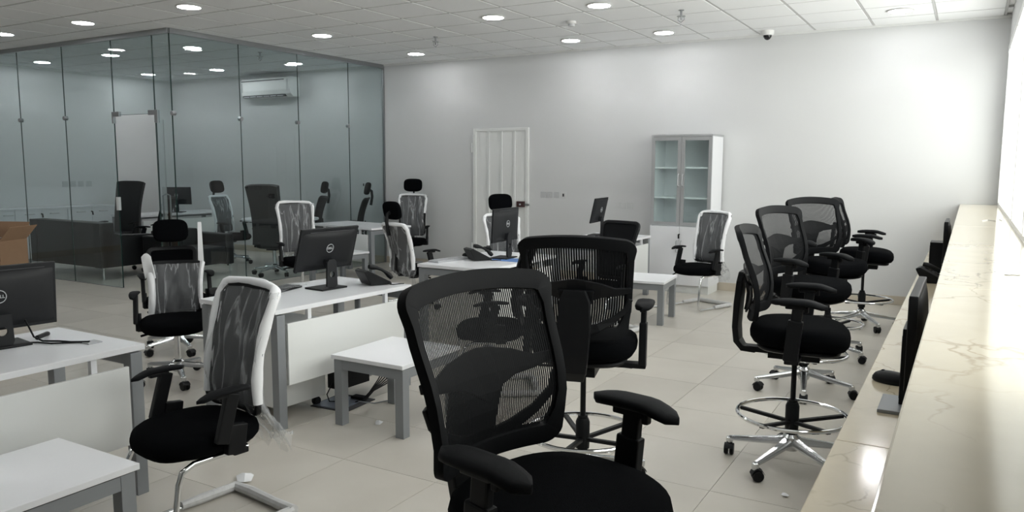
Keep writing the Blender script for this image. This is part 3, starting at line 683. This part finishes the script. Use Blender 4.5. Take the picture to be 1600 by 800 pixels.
def office_chair(label, group, frame='foam', base='cantilever', wrapped=True, headrest=False, S=None, arms=True, seed=1, torn=False, foam_v=(0.0, 1.0), barefoam=True, zoff=0.0, panel=None, spin=10, hr_foam=False, cat='chair', name='office_chair'):
    t = thing(name, label, cat, (0,0,0), 0, group)
    S = S or mk_S(.50, 1.07, .205, .225, -.20, .10)
    G().super((.03, 0, 0), .245, .245, .405, .495, 2.8, 40, .03).build('seat', M['fabric'], t, smooth=60)
    G().super((.02, 0, 0), .20, .20, .385, .41, 3, 28).build('seat_pan', M['black'], t)
    fp = round_rect(-1, 1, 0, 1, .26, .10, 6)
    G().grid(lambda a, b: Vector(S(-.93+1.86*a, .03+.94*b)), 12, 12, .006).build('mesh_panel', M[panel or ('greymesh' if wrapped else 'mesh')], t)
    G().ribbon(S, [(u*.96, .02+.96*v) for u, v in fp], .017, .024, 0, True).build('back_frame', M['black'], t, bevel=.005)
    if frame == 'foam':
        # white foam sleeve up one side, over the top and down the other side
        vb = foam_v[0]
        sp = [(-.97, vb+(.90-vb)*k/8) for k in range(8)] + [(-.97+.12*k/3*1.6, .90+.09*math.sin(PI/2*k/3)) for k in range(4)]
        sp2 = [(u, v) for u, v in [(-u, v) for u, v in reversed(sp)]]
        path = sp + [(-.5, 1.0), (-.2, 1.005), (.2, 1.005), (.5, 1.0)] + sp2
        if foam_v[1] < 1: path = [p for p in path if p[1] < foam_v[1]+.2]
        g = G().tube([Vector(S(*p)) + Vector((0, 0, .004*math.sin(7*i))) for i, p in enumerate(path)], [.0195+.0025*math.sin(i*1.7+seed) for i in range(len(path))], 12, flat=1.25)
        g.build('foam_sleeve', M['foam'], t, smooth=60)
    elif frame == 'white':
        G().ribbon(S, [(u, v) for u, v in fp], .018, .034, 0, True).build('frame_cover', M['foam'], t, bevel=.006)
    if wrapped: wrap(t, S, seed, v0=-.30 if base == 'cantilever' else -.12, drape=.45 if base == 'cantilever' else .0)
    x, y, z = S(0, .12)
    G().tube([(-.10, 0, .39), (-.20, 0, .40), (x-.05, 0, .47), (x-.045, 0, z+.12)], [.03, .03, .026, .02], 10, flat=.5).build('back_bar', M['black'], t)
    if arms:
        for s in (-1, 1): arm(t, s*.265, .695, .40, .04, s, .25, .075, True)
    if headrest:
        xt, _, zt = S(0, 1)
        g = G().tube([(xt-.03, 0, zt-.12), (xt-.055, 0, zt+.02), (xt-.045, 0, zt+.11), (xt-.01, 0, zt+.13)], .014, 8, flat=1.6).build('headrest_bracket', M['black'], t)
        G().super((xt+.02, 0, zt+.15), .102, .146, -.030, .030, 3.4, 32, prof=None, mt=Matrix.Rotation(R(78), 3, 'Y')).build('headrest', M['fabric'], t, smooth=60)
    if base == 'cantilever':
        for s in (-1, 1):
            G().tube([(-.10, s*.19, .385), (.16, s*.20, .385), (.215, s*.205, .365), (.235, s*.21, .32), (.275, s*.225, .08), (.27, s*.225, .035), (.22, s*.225, .014), (-.02, s*.225, .014)], .0125, 12).build('leg', M['chrome'], t)
            pts = [(-.01, s*.225, .016), (-.12, s*.225, .016), (-.30, s*.225, .016)]
            G().tube([(a, b+.004*math.sin(i*3), c+.008) for i, (a, b, c) in enumerate(pts)], [.020, .024, .022], 10).build('floor_rail', M['film2'], t)
        G().tube([(-.30, -.235, .024), (-.305, -.1, .026), (-.30, .08, .026), (-.30, .235, .024)], [.022, .026, .023, .027], 10).build('floor_rail', M['film2'], t)
    else:
        G().lathe([(0, .35), (.055, .35), (.07, .385), (.07, .39), (0, .39)], (0,0,0), 18).build('mechanism', M['black'], t)
        G().tube([(0, 0, .36), (0, 0, .15)], .022, 14).build('gas_column', M['chrome'], t)
        G().tube([(.02, -.05, .375), (.03, -.19, .375), (.05, -.24, .365)], .009, 8).build('lever', M['black'], t)
        star_base(t, .30, .12, M['polished'], spin)
    return t

gv = 'white wrapped visitor chairs on bent tube legs'
W1 = office_chair('white foam-edged visitor chair in plastic film between the two nearest side tables', gv, seed=3, foam_v=(.10, 1))
W1.location = (-2.88, 2.19, 0); W1.rotation_euler.z = R(-97)
W2 = office_chair('white foam-edged visitor chair in plastic film in front of the tall cabinet', gv, seed=5, foam_v=(.05, 1), S=mk_S(.50, 1.08, .205, .23, -.20, .10))
W2.location = (-2.62, 8.72, 0); W2.rotation_euler.z = R(-112)
gb = 'black mesh visitor chairs facing down the room'
Sb = mk_S(.50, 1.07, .20, .235, -.20, .10)
Cc = office_chair('black mesh visitor chair beside the small white table near the cabinet', gb, frame='none', wrapped=False, S=Sb)
Cc.location = (-3.00, 6.88, 0); Cc.rotation_euler.z = R(-104)
dup(Cc, (-2.90, 4.70, 0), -143, 'black mesh visitor chair seen through the backs of the two near stools', gb)

# task chairs behind the desks
gt = 'wrapped task chairs on star bases'
W3 = office_chair('task chair with a torn white foam strip sticking up, behind the nearest desks', gt, base='star', seed=11, foam_v=(.0, .6), frame='none', S=mk_S(.48, .87, .185, .195, -.19, .08))
W3.location = (-5.05, 3.66, 0); W3.rotation_euler.z = R(-40)
S3 = mk_S(.48, .87, .185, .195, -.19, .08)
G().tube([Vector(S3(-.98, v)) for v in (-.02, .2, .4, .6, .8)], [.022, .026, .026, .026, .028], 10, flat=1.2).build('foam_sleeve', M['foam'], W3, smooth=60)
p = Vector(S3(-1.0, .85))
G().grid(lambda a, b: p + Vector((.01+.05*math.sin(2.6*b)*.5+.02*a, -.03+.07*a-.02*b, -.06+.17*b+.03*math.sin(3*a))), 5, 8, .010).build('foam_flap', M['foam'], W3, smooth=60)
G().grid(lambda a, b: Vector((-.285-.02*b+.01*math.sin(3*b), .178-.0*b+.042*(a-.5)*(1-.35*b), .84+.33*b)), 3, 8, .012).build('foam_strip', M['foam'], W3)
G().tube([Vector(S3(.98, v)) for v in (.1, .35, .6, .85, .98)], [.012, .018, .018, .017, .019], 8, flat=1.8).build('foam_sleeve', M['foam'], W3, smooth=60)

W4 = office_chair('white foam-edged task chair in plastic film directly behind the middle desk monitor', gt, base='star', seed=13, S=mk_S(.55, 1.15, .22, .235, -.20, .10), spin=30)
W4.location = (-6.98, 6.84, 0); W4.rotation_euler.z = R(-28)
gh = 'office chairs with headrests in the open room'
H1 = office_chair('black high-back chair with rounded headrest behind the torn wrapped chair', gh, base='star', frame='none', wrapped=False, headrest=True, panel='fabric', S=mk_S(.46, .88, .205, .205, -.19, .08))
H1.location = (-5.88, 4.28, 0); H1.rotation_euler.z = R(-30)
H5 = office_chair('wrapped headrest chair turned sideways, its white foam edge hanging beside the middle desk', gh, base='star', seed=17, headrest=True, S=mk_S(.47, .97, .205, .225, -.20, .10), foam_v=(.0, 1))
H5.location = (-5.36, 6.95, 0); H5.rotation_euler.z = R(76)
H6 = office_chair('wrapped headrest chair behind the monitor in front of the steel door', gh, base='star', seed=19, headrest=True, S=mk_S(.50, 1.03, .205, .23, -.20, .10), foam_v=(.35, 1))
H6.location = (-4.55, 7.68, 0); H6.rotation_euler.z = R(-40)
H7 = office_chair('tall headrest chair with white wrap against the rear wall right of the glass', gh, base='star', seed=23, headrest=True, S=mk_S(.52, 1.15, .205, .23, -.20, .10), foam_v=(.55, 1))
H7.location = (-7.38, 9.50, 0); H7.rotation_euler.z = R(-62)
gi = 'office chairs inside and beside the glass office'
Sg = mk_S(.52, 1.08, .205, .23, -.20, .10)
I0 = office_chair('dark headrest chair behind the rear desk end, seen side-on through the glass', gi, base='star', frame='none', wrapped=False, headrest=True, S=Sg)
I0.location = (-8.70, 9.62, 0); I0.rotation_euler.z = R(-150)
dup(I0, (-9.60, 9.58, 0), -120, 'dark headrest chair beyond the round meeting table in the glass office', gi)
SX = mk_S(.46, 1.34, .23, .25, -.20, .14)
def exec_chair(label, S, film_on=False):
    t = thing('executive_chair', label, 'chair', (0,0,0), 0, gi)
    G().super((.03, 0, 0), .26, .26, .40, .52, 2.8, 36, .03).build('seat', M['leather'], t, smooth=60)
    G().grid(lambda a, b: Vector(S(-1+2*a, b)) + Vector((.03*max(0, math.sin(PI*a))**.5, (-.03 if a < .5 else .03)*(1-abs(2*a-1))*0, -.02*abs(2*a-1)**4*sm(.8, 1, b))), 16, 18, .07).build('backrest', M['leather'], t, bevel=.0, smooth=50)
    for s in (-1, 1): arm(t, s*.28, .70, .42, .03, s, .27, .06, True)
    G().tube([(0, 0, .40), (0, 0, .15)], .026, 14).build('gas_column', M['chrome'], t)
    G().box((-.1, -.08, .37), (.1, .08, .402)).build('mechanism', M['black'], t, bevel=.005)
    star_base(t, .31, .12, M['polished'], 20)
    return t
X1_ = exec_chair('large black executive chair seen from behind in the glass office, beside the round table', SX); X1_.location = (-8.74, 8.02, 0); X1_.rotation_euler.z = R(112)
dup(X1_, (-11.82, 7.62, 0), -70, 'black executive chair with the tallest back, seen through the glass doorway', gi)
J = office_chair('black mesh chair with white film over its arms between the sofa and the doorway desk', gi, base='star', frame='none', wrapped=False, S=mk_S(.55, 1.12, .21, .23, -.2, .12))
J.location = (-10.78, 7.5, 0); J.rotation_euler.z = R(-150)
S9 = mk_S(.52, 1.10, .205, .225, -.20, .10)
K_ = office_chair('film wrapped headrest chair facing the round table in the glass office', gi, base='star', seed=29, headrest=True, S=S9, foam_v=(.0, .8))
K_.location = (-10.35, 8.62, 0); K_.rotation_euler.z = R(8)

# ------------------------------------------------------------------ desks, side tables
def desk(name_label, L=1.24, D=.74, group='white desks with grey legs', bracket=True):
    # local: long side along x, modesty panel on the -y side
    t = thing('office_desk', name_label, 'desk', (0,0,0), 0, group)
    G().box((-L/2, -D/2, .722), (L/2, D/2, .75)).build('desk_top', M['white'], t, bevel=.002)
    for sx in (-1, 1):
        x = sx*(L/2-.045)
        for sy in (-1, 1): G().box((x-.03, sy*(D/2-.035)-.03, 0), (x+.03, sy*(D/2-.035)+.03, .655 if False else .712)).build('leg', M['grey'], t, bevel=.002)
        G().box((x-.03, -D/2+.065, .655), (x+.03, D/2-.065, .712)).build('end_rail', M['grey'], t, bevel=.002)
    G().box((-L/2+.075, -.03, .665), (L/2-.075, .03, .708)).build('beam', M['grey'], t)
    for x in (-L*.27, L*.30): G().box((x-.014, -D/2+.02, .60), (x+.014, -D/2+.045, .722)).build('bracket', M['white'], t)
    G().box((-L/2+.09, -D/2-.002, .27), (L/2-.09, -D/2+.016, .655)).build('modesty_panel', M['panel'], t, bevel=.0015)
    return t
d2 = desk('white desk in the middle of the picture with monitor, phone and film wrapped keyboard')
d2.location = (-3.87, 3.87, 0); d2.rotation_euler.z = R(87)
dup(d2, (-3.79, 1.68, 0), 90, 'white desk cut by the left edge, carrying the nearest monitor')
dup(d2, (-3.80, 6.08, 0), 90, 'white desk with monitor, phone and blue papers before the steel door')
dup(d2, (-3.77, 8.62, 0), 90, 'farthest white desk, mostly hidden behind the black visitor chair')
d4 = desk('white desk by the glass side partition at the rear, its panel facing the camera', 1.40, .74)
d4.location = (-7.66, 8.66, 0); d4.rotation_euler.z = R(-9)
d6 = desk('white desk with a monitor along the far side of the glass office', 1.9, .75, 'desks in the glass office')
d6.location = (-12.35, 9.0, 0); d6.rotation_euler.z = R(90)

def side_table(label, loc, rz, first=None, sx=.56, sy=.60):
    if first: return dup(first, loc, rz, label)
    t = thing('side_table', label, 'table', loc, rz, 'low white side tables with grey legs')
    G().box((-sx/2, -sy/2, .425), (sx/2, sy/2, .45)).build('table_top', M['white'], t, bevel=.002)
    for a in (-1, 1):
        for b in (-1, 1):
            x, y = a*(sx/2-.04), b*(sy/2-.045); G().box((x-.03, y-.03, 0), (x+.03, y+.03, .418)).build('leg', M['grey'], t, bevel=.002)
    g = G()
    for b in (-1, 1): y = b*(sy/2-.045); g.box((-sx/2+.07, y-.028, .36), (sx/2-.07, y+.028, .417))
    for a in (-1, 1): x = a*(sx/2-.04); g.box((x-.028, -sy/2+.075, .36), (x+.028, sy/2-.075, .417))
    g.box((-sx/2+.03, -sy/2+.03, .417), (sx/2-.03, sy/2-.03, .4255))
    g.build('apron', M['grey'], t)
    return t
T2 = side_table('low white side table in front of the middle desk, nearest the cables', (-3.07, 3.80, 0), 0)
side_table('low white side table at the bottom left corner of the picture', (-3.03, 1.50, 0), 0, T2)
side_table('low white side table beside the wrapped chair near the tall cabinet', (-2.90, 7.72, 0), 6, T2)
side_table('low white side table in front of the rear desk by the glass', (-7.28, 7.80, 0), -9, T2)

t = thing('round_meeting_table', 'round white meeting table behind the glass side partition', 'table', (-9.62, 8.98, 0))
G().lathe([(0, .722), (.60, .722), (.605, .73), (.605, .745), (.60, .75), (0, .75)], (0,0,0), 56).build('table_top', M['white'], t)
G().lathe([(0, .0), (.28, 0), (.28, .012), (.05, .03), (.04, .05), (.04, .70), (.16, .722), (0, .722)], (0,0,0), 28).build('pedestal', M['alu'], t)

t = thing('drawer_pedestal', 'white drawer unit on black castors under the left end of the middle desk', 'drawer unit', (-3.93, 3.60, 0), 87)
G().box((-.20, -.24, .07), (.20, .26, .60)).build('body', M['panel'], t, bevel=.003)
for k in range(3): o = G().box((-.197, .26, .075+.175*k), (.197, .276, .075+.175*k+.168)).build('drawer', M['white'], t, bevel=.002); G().box((-.06, .276, .19+.175*k), (.06, .288, .20+.175*k)).build('handle', M['alu'], o)
for a in (-1, 1):
    for b in (-1, 1): G().lathe([(0, -.018), (.026, -.018), (.03, -.01), (.03, .01), (.026, .018), (0, .018)], (a*.16, b*.19, .03), 14, Matrix.Rotation(R(90), 3, 'X')).box((a*.16-.012, b*.19-.012, .05), (a*.16+.012, b*.19+.012, .071)).build('castor', M['black'], t)

# ------------------------------------------------------------------ monitors, phones, keyboards
def monitor(label, loc, heading, zc_, tilt, first=None):
    # local: back faces +x, screen faces -x
    t = thing('computer_monitor', label, 'monitor', (loc[0], loc[1], loc[2]), heading, 'black flat monitors on the white desks')
    mt = Matrix.Rotation(R(tilt), 3, 'Y'); c = Vector((0, 0, zc_))
    G().obox(c, (.018, .515, .310), mt).build('monitor_shell', M['monitor'], t, bevel=.004)
    G().grid(lambda a, b: c + mt @ Vector((.009+.020*(max(0, math.sin(PI*a))*max(0, math.sin(PI*b)))**.35, -.245+.49*a, -.14+.265*b)), 18, 14).build('back_cover', M['monitor'], t, smooth=60)
    G().obox(c+mt @ Vector((-.0095, 0, .004)), (.001, .495, .280), mt).build('screen', M['screen'], t)
    G().obox(c+mt @ Vector((.030, 0, .137)), (.004, .40, .004), mt).build('vent_slot', M['dark'], t)
    # ring logo with lettering
    lg = G().tube([c + mt @ Vector((.0315, .030*math.cos(2*PI*k/32), .012+.030*math.sin(2*PI*k/32))) for k in range(32)], .0022, 6, True).build('logo_ring', M['logo'], t)
    o = text('DELL', .0215, .0006, M['logo'], 'lettering', t, (0, 0, 0), (0, 0, 0))
    rm = mt.to_4x4() @ Matrix(((0, 0, 1, 0), (1, 0, 0, 0), (0, 1, 0, 0), (0, 0, 0, 1)))
    rm.translation = c + mt @ Vector((.0315, 0, .012)); o.matrix_local = rm
    # stand: neck with a cable hole
    h = zc_-.075; g = G(); n = 20
    hz = h*.50; rr = .022; w = .048
    outer = [(-w, .012), (w, .012), (w*.86, h), (-w*.86, h)]
    vs_ = []; nn = 24
    for x in (.035, .050):
        for k in range(nn):
            a = 2*PI*k/nn; vs_.append((x, rr*math.cos(a), hz+rr*math.sin(a)))
        for k in range(nn):
            a = 2*PI*k/nn; dy, dz = math.cos(a), math.sin(a); q = min(w/abs(dy) if abs(dy) > 1e-6 else 9, ((h-hz) if dz > 0 else (hz-.012))/abs(dz) if abs(dz) > 1e-6 else 9)
            yy_ = dy*q; zz = hz+dz*q; yy_ *= 1-.14*(zz/h); vs_.append((x, yy_, zz))
    fs = []
    for k in range(nn):
        k2 = (k+1) % nn
        fs += [(k, k2, nn+k2, nn+k), (2*nn+k2, 2*nn+k, 3*nn+k, 3*nn+k2), (k2, k, 2*nn+k, 2*nn+k2), (nn+k, nn+k2, 3*nn+k2, 3*nn+k)]
    for k in range(0): pass
    g.add(vs_, fs); g.box((.0, -.035, h-.06), (.036, .035, h-.002)); g.build('stand_neck', M['monitor'], t, smooth=20)
    G().box((-.11, -.115, 0), (.075, .115, .012)).build('stand_base', M['black'], t, bevel=.004)
    return t
monitor('black monitor cut by the left edge, on the nearest desk', (-3.94, 1.90, .75), -8, .235, 4)
monitor('black monitor tilted on the middle desk, with a silver ring logo', (-3.86, 4.02, .75), -5, .285, 17)
monitor('black monitor on the desk in front of the steel door', (-3.72, 6.22, .75), 4, .315, 3)
monitor('small far monitor on the rear desk left of the tall cabinet', (-3.96, 8.90, .75), 6, .315, 12)
monitor('dark monitor on the desk deep inside the glass office', (-12.3, 9.05, .75), -60, .30, 3)

def phone(label, loc, heading):
    # local: base with angled key face, handset cradled along the left side
    t = thing('desk_phone', label, 'telephone', loc, heading, 'black desk phones')
    prof = [(-.11, .004), (-.10, .022), (.075, .115), (.105, .105), (.10, .09), (.055, .004)]
    mt = Matrix(((1, 0, 0), (0, 0, -1), (0, 1, 0)))
    G().prism(prof, -.09, .09, mt).build('phone_body', M['black'], t, bevel=.005)
    sl = math.atan2(.093, .175); rm = Matrix.Rotation(-sl, 3, 'Y')
    def on(x, y, z): return Vector((-.10, 0, .022)) + rm @ Vector((x, y, z))
    for a in range(3):
        for b in range(4): G().obox(on(.035+b*.020, -.075+a*.022, .002), (.013, .016, .005), rm).build('key', M['monitor'], t)
    G().obox(on(.150, -.045, .002), (.055, .085, .003), rm).build('screen', M['screen'], t)
    pts = [on(-.005+.2*f, .062, .030+.020*math.sin(PI*f)) for f in [k/8 for k in range(9)]]
    G().tube(pts, [.020, .025, .019, .014, .013, .014, .019, .025, .020], 12, flat=.8).build('handset', M['black'], t, smooth=60)
    pts = [(-.10-.0, .08, .015)] + [(-.12+.05*math.sin(k*.5), .09+.012*k, .012+.003*math.sin(k)) for k in range(1, 9)]
    G().tube(pts, .0035, 6).build('cord', M['black'], t)
    return t
phone('black desk phone right of the tilted monitor on the middle desk', (-3.72, 4.34, .75), -115)
phone('black desk phone left of the monitor before the steel door', (-3.86, 5.96, .75), -125)
phone('black desk phone on the marble shelf far along the counter', (-.20, 6.62, .75), 175)

def keyboard(label, loc, heading, m='black', filmed=False):
    t = thing('keyboard', label, 'keyboard', loc, heading, 'keyboards')
    G().box((-.065, -.215, .0), (.065, .215, .014)).build('keyboard_body', M[m], t, bevel=.004)
    g = G()
    for i in range(5):
        for j in range(15): g.box((-.056+i*.0225, -.208+j*.0278, .014), (-.056+i*.0225+.018, -.208+j*.0278+.0235, .019))
    g.build('keys', M['monitor' if m == 'black' else 'silver'], t, smooth=0)
    if filmed: G().grid(lambda a, b: (-.085+.17*a, -.25+.5*b, .016+.014*math.sin(PI*a)+.008*math.sin(14*b+5*a)*math.sin(PI*b)), 12, 24).build('plastic_sleeve', M['film'], t, smooth=80)
    return t
keyboard('keyboard in crumpled clear film left of the middle desk monitor stand', (-4.07, 3.74, .75), 12, 'black', True)
keyboard('pale keyboard left of the phone on the desk before the steel door', (-4.06, 5.80, .75), -8, 'silver')
keyboard('pale keyboard at the left end of the farthest desk', (-3.92, 8.42, .75), 4, 'silver')
def mouse(label, loc, heading, s=1.0):
    t = thing('computer_mouse', label, 'mouse', loc, heading, 'black computer mice')
    G().super((0, 0, 0), .055*s, .032*s, .0, .034*s, 2.3, 28, 0, [(0, 0), (.9, 0), (1, .15), (.98, .4), (.85, .72), (.6, .93), (.3, 1.0), (0, 1.02)]).build('mouse_shell', M['black'], t, smooth=60)
    G().lathe([(0, -.004), (.008, -.004), (.008, .004), (0, .004)], (.025*s, 0, .030*s), 12, Matrix.Rotation(R(90), 3, 'X')).build('scroll_wheel', M['dark'], t)
    return t
mouse('black mouse resting beside the pale keyboard left of the phone', (-4.10, 6.16, .75), 20)
mouse('black mouse at the left end of the middle desk, inside clear film', (-4.12, 3.60, .75), 80)
mouse('large black mouse beside the near monitor foot on the marble shelf', (-.225, 3.42, .75), 160, 1.35)

# monitors on the counter shelf
def counter_monitor(label, y, h0, h1, L, x=-.135):
    t = thing('computer_monitor', label, 'monitor', (x, y, .75), 0, 'black monitors on the counter shelf')
    G().box((-.012, -L/2, h0), (.016, L/2, h1)).build('monitor_shell', M['black'], t, bevel=.004)
    G().box((-.0135, -L/2+.012, h0+.012), (-.0122, L/2-.012, h1-.012)).build('screen', M['screen'], t)
    G().grid(lambda a, b: (.016+.022*(max(0, math.sin(PI*a))*max(0, math.sin(PI*b)))**.4, -L/2+.02+(L-.04)*a, h0+.02+(h1-h0-.04)*b), 14, 10).build('back_cover', M['monitor'], t)
    G().box((.018, -.04, .01), (.034, .04, (h0+h1)/2)).build('stand_neck', M['monitor'], t, bevel=.003)
    G().box((-.10, -.11, 0), (.085, .11, .013)).build('stand_base', M['grey'], t, bevel=.003)
    return t
counter_monitor('near black monitor standing edge-on against the marble counter ledge', 3.08, .13, .45, .54)
counter_monitor('far black monitor standing edge-on on the marble shelf near the rear wall', 7.0, .13, .45, .50)
t = thing('mini_computer', 'slim black computer standing upright against the near counter monitor', 'computer', (-.158, 3.16, .75))
G().box((-.016, -.09, .0), (.012, .09, .29)).build('case', M['black'], t, bevel=.003); G().box((-.018, -.07, .03), (-.0165, .07, .26)).build('front_grille', M['monitor'], t)
t = thing('mini_computer', 'black desktop computer box beside the far counter monitor', 'computer', (-.20, 7.32, .75))
G().box((-.05, -.10, .0), (.045, .12, .25)).build('case', M['black'], t, bevel=.004); G().box((-.052, -.08, .03), (-.0505, .1, .22)).build('front_grille', M['monitor'], t)
t = thing('key', 'small metal key lying on the upper marble ledge', 'key', (.15, 3.56, 1.2), 20)
G().lathe([(0, 0), (.011, 0), (.011, .002), (0, .002)], (0, 0, 0), 16).build('key_bow', M['key'], t); G().box((.01, -.003, 0), (.042, .003, .002)).box((.03, -.008, 0), (.034, -.002, .002)).build('key_blade', M['key'], t)
tag(G().tube([(.10, 7.0, 1.203), (.14, 7.12, 1.203), (.19, 7.02, 1.203), (.22, 7.25, 1.203), (.235, 7.1, 1.203)], .0025, 6).build('string', M['plate']), 'thin pale string lying on the far end of the marble ledge', 'string')

# papers and loose leads on desks
tag(G().box((-.15, -.11, 0), (.15, .11, .002)).build('blue_paper', M['blue']), 'blue sheet of paper under the monitor before the steel door', 'paper').location = (-3.62, 6.12, .7505)
tag(G().box((-.105, -.15, 0), (.105, .15, .0015)).build('white_paper', M['paper']), 'white sheet of paper beside the blue one on the desk before the steel door', 'paper').location = (-3.55, 6.42, .7505)
t = thing('desk_leads', 'black leads curling over the nearest desk to a silver tag', 'cable', (0, 0, .75))
G().tube([(-3.90, 2.0, .12), (-3.89, 2.03, .03), (-3.87, 2.06, .006), (-3.80, 2.10, .006), (-3.73, 2.12, .006), (-3.66, 2.17, .006)], .0045, 8).build('cable', M['black'], t)
G().tube([(-3.93, 1.98, .005), (-3.86, 2.03, .006), (-3.78, 2.05, .006), (-3.70, 2.13, .006), (-3.65, 2.16, .006)], .004, 8).build('cable', M['black'], t)
G().box((-3.69, 2.14, 0), (-3.62, 2.21, .006)).build('cable_end', M['silver'], t, bevel=.002)
G().tube([(-3.92, 2.06, .016), (-3.95, 2.12, .02), (-3.99, 2.15, .012)], .012, 8).build('plug', M['black'], t)

# ------------------------------------------------------------------ under the middle desk: power box, leads, floor box
t = thing('power_box', 'black power box hanging under the middle desk with leads coming out', 'power box', (-3.70, 4.04, 0), 87)
G().box((-.145, -.06, .075), (.145, .06, .195)).build('housing', M['black'], t, bevel=.004); G().box((.145, -.045, .10), (.185, .045, .18)).build('socket_strip', M['plate'], t, bevel=.003)
for a in (-.1, .1): G().box((a-.008, -.02, .193), (a+.008, .02, .72 - .02)).build('hanger', M['grey'], t)
t = thing('lead_bundle', 'loop of black leads dropping from the power box to the floor', 'cable', (0, 0, 0))
for k in range(6):
    a = .022*k
    G().tube([(-3.63+a, 4.30+a*.6, .30-a), (-3.58+a*.7, 4.26+a*2, .22-a), (-3.52, 4.20+a*1.5, .17-a*.8), (-3.47-a*.3, 4.08+a, .13-a*.6), (-3.46, 3.98+a*.4, .07), (-3.49+a*.2, 3.94, .02), (-3.52, 3.90+a*.4, .012)], .0045, 7).build('lead', M['black'], t)
G().tube([(-3.60, 4.25, .15), (-3.46, 4.25, .03), (-3.38, 4.20, .007), (-3.35, 4.08, .007), (-3.40, 3.96, .007), (-3.49, 3.90, .02)], .004, 7).build('lead', M['grey'], t)
G().tube([(-3.72, 3.90, .12), (-3.72, 3.84, .05), (-3.68, 3.82, .012), (-3.60, 3.86, .012)], .004, 7).build('lead', M['black'], t)
t = thing('floor_box', 'open square floor box with a blue-grey lid under the middle desk', 'floor box', (-3.60, 3.87, 0), 4)
G().box((-.15, -.16, 0), (.15, .16, .006)).build('frame', M['dark'], t, bevel=.001); G().box((-.135, -.145, .006), (.10, .115, .010)).build('lid', M['floorlid'], t)
G().box((.0, .08, .010), (.11, .14, .028)).build('plug', M['black'], t, bevel=.004)

# ------------------------------------------------------------------ sofa and cardboard box
t = thing('sofa', 'long black leather sofa standing just inside the glass, left of the doorway', 'sofa', (-10.31, 6.34, 0))
G().box((-1.75, .02, .17), (0, .22, .80)).build('backrest', M['leather'], t, bevel=.02)
pr = [(0, .17), (.82, .17), (.82, .60), (.30, .62), (.18, .66), (.04, .80), (0, .80)]
for x, nm in ((-.0, 'armrest'), (-1.75, 'armrest')):
    mt = Matrix(((0, 0, 1), (1, 0, 0), (0, 1, 0)))
    G().prism([(y+.0, z) for y, z in pr], x-.16 if x == 0 else x, x if x == 0 else x+.16, mt).build(nm, M['leather'], t, bevel=.012)
for k in range(2): G().box((-1.58+.715*k, .22, .17), (-1.58+.715*k+.71, .84, .43)).build('seat_cushion', M['leather'], t, bevel=.025)
for x in (-.05, -1.70):
    for y in (.06, .76): G().tube([(x, y, 0), (x, y, .17)], .016, 12).build('leg', M['chrome'], t)
t = thing('armchair', 'black leather armchair behind the sofa end, right of the doorway edge', 'armchair', (-9.75, 7.35, 0), 0)
for s in (-1, 1): G().box((-.42, s*.40-.07, .15), (.38, s*.40+.07, .60)).build('armrest', M['leather'], t, bevel=.02)
G().box((-.42, -.33, .15), (-.24, .33, .66)).build('backrest', M['leather'], t, bevel=.02); G().box((-.24, -.33, .17), (.38, .33, .42)).build('seat_cushion', M['leather'], t, bevel=.025)
for a in (-.38, .34):
    for b in (-.42, .42): G().tube([(a, b, 0), (a, b, .15)], .015, 10).build('leg', M['chrome'], t)

t = thing('cardboard_box', 'open brown cardboard box with raised flaps at the left edge', 'box', (-9.95, 4.80, 0), 24)
g = G(); w, d, h, q = .27, .22, .72, .006
g.box((-w, -d, 0), (w, d, q)).box((-w, -d, q), (-w+q, d, h)).box((w-q, -d, q), (w, d, h)).box((-w+q, -d, q), (w-q, -d+q, h)).box((-w+q, d-q, q), (w-q, d, h))
g.build('carton', M['card'], t)
for s in (-1, 1):
    G().obox((s*(w+.07), 0, h+.085), (.005, 2*d, .22), Matrix.Rotation(R(s*42), 3, 'Y')).build('flap', M['card'], t)
    G().obox((0, s*(d+.03), h+.10), (2*w, .005, .20), Matrix.Rotation(R(-s*18), 3, 'X')).build('flap', M['card'], t)

# ------------------------------------------------------------------ scraps on the floor
def scrap(label, loc, s, seed, m='paper'):
    rnd = random.Random(seed); g = G()
    pts = [(rnd.uniform(.6, 1)*s*math.cos(2*PI*k/7), rnd.uniform(.6, 1)*s*math.sin(2*PI*k/7)) for k in range(7)]
    vs_ = [(x, y, rnd.uniform(0.002, .5*s)) for x, y in pts] + [(0, 0, s*.7), (0, 0, 0.001)]
    g.add(vs_, [(k, (k+1) % 7, 7) for k in range(7)] + [((k+1) % 7, k, 8) for k in range(7)])
    o = g.build('foam_scrap', M[m], None, smooth=0); o.location = loc; return tag(o, label, 'scrap', 'white foam scraps on the floor')
scrap('crumpled white scrap on the floor between the legs of the near side table', (-3.11, 3.66, 0), .035, 1, 'foam')
scrap('flat white scrap on the floor behind the right legs of the near side table', (-3.18, 4.30, 0), .055, 2, 'foam').scale = (1, 1, .3)
scrap('small white scrap on the floor below the nearest stool castors', (-.69, 3.85, 0), .028, 3, 'foam')
scrap('white scrap on the floor beside the chrome tube of the wrapped chair at lower left', (-3.12, 2.62, 0), .06, 4, 'foam')
scrap('white scrap on the floor left of the wrapped chair by the tall cabinet', (-3.02, 8.45, 0), .06, 5, 'foam').scale = (1, 1, .4)
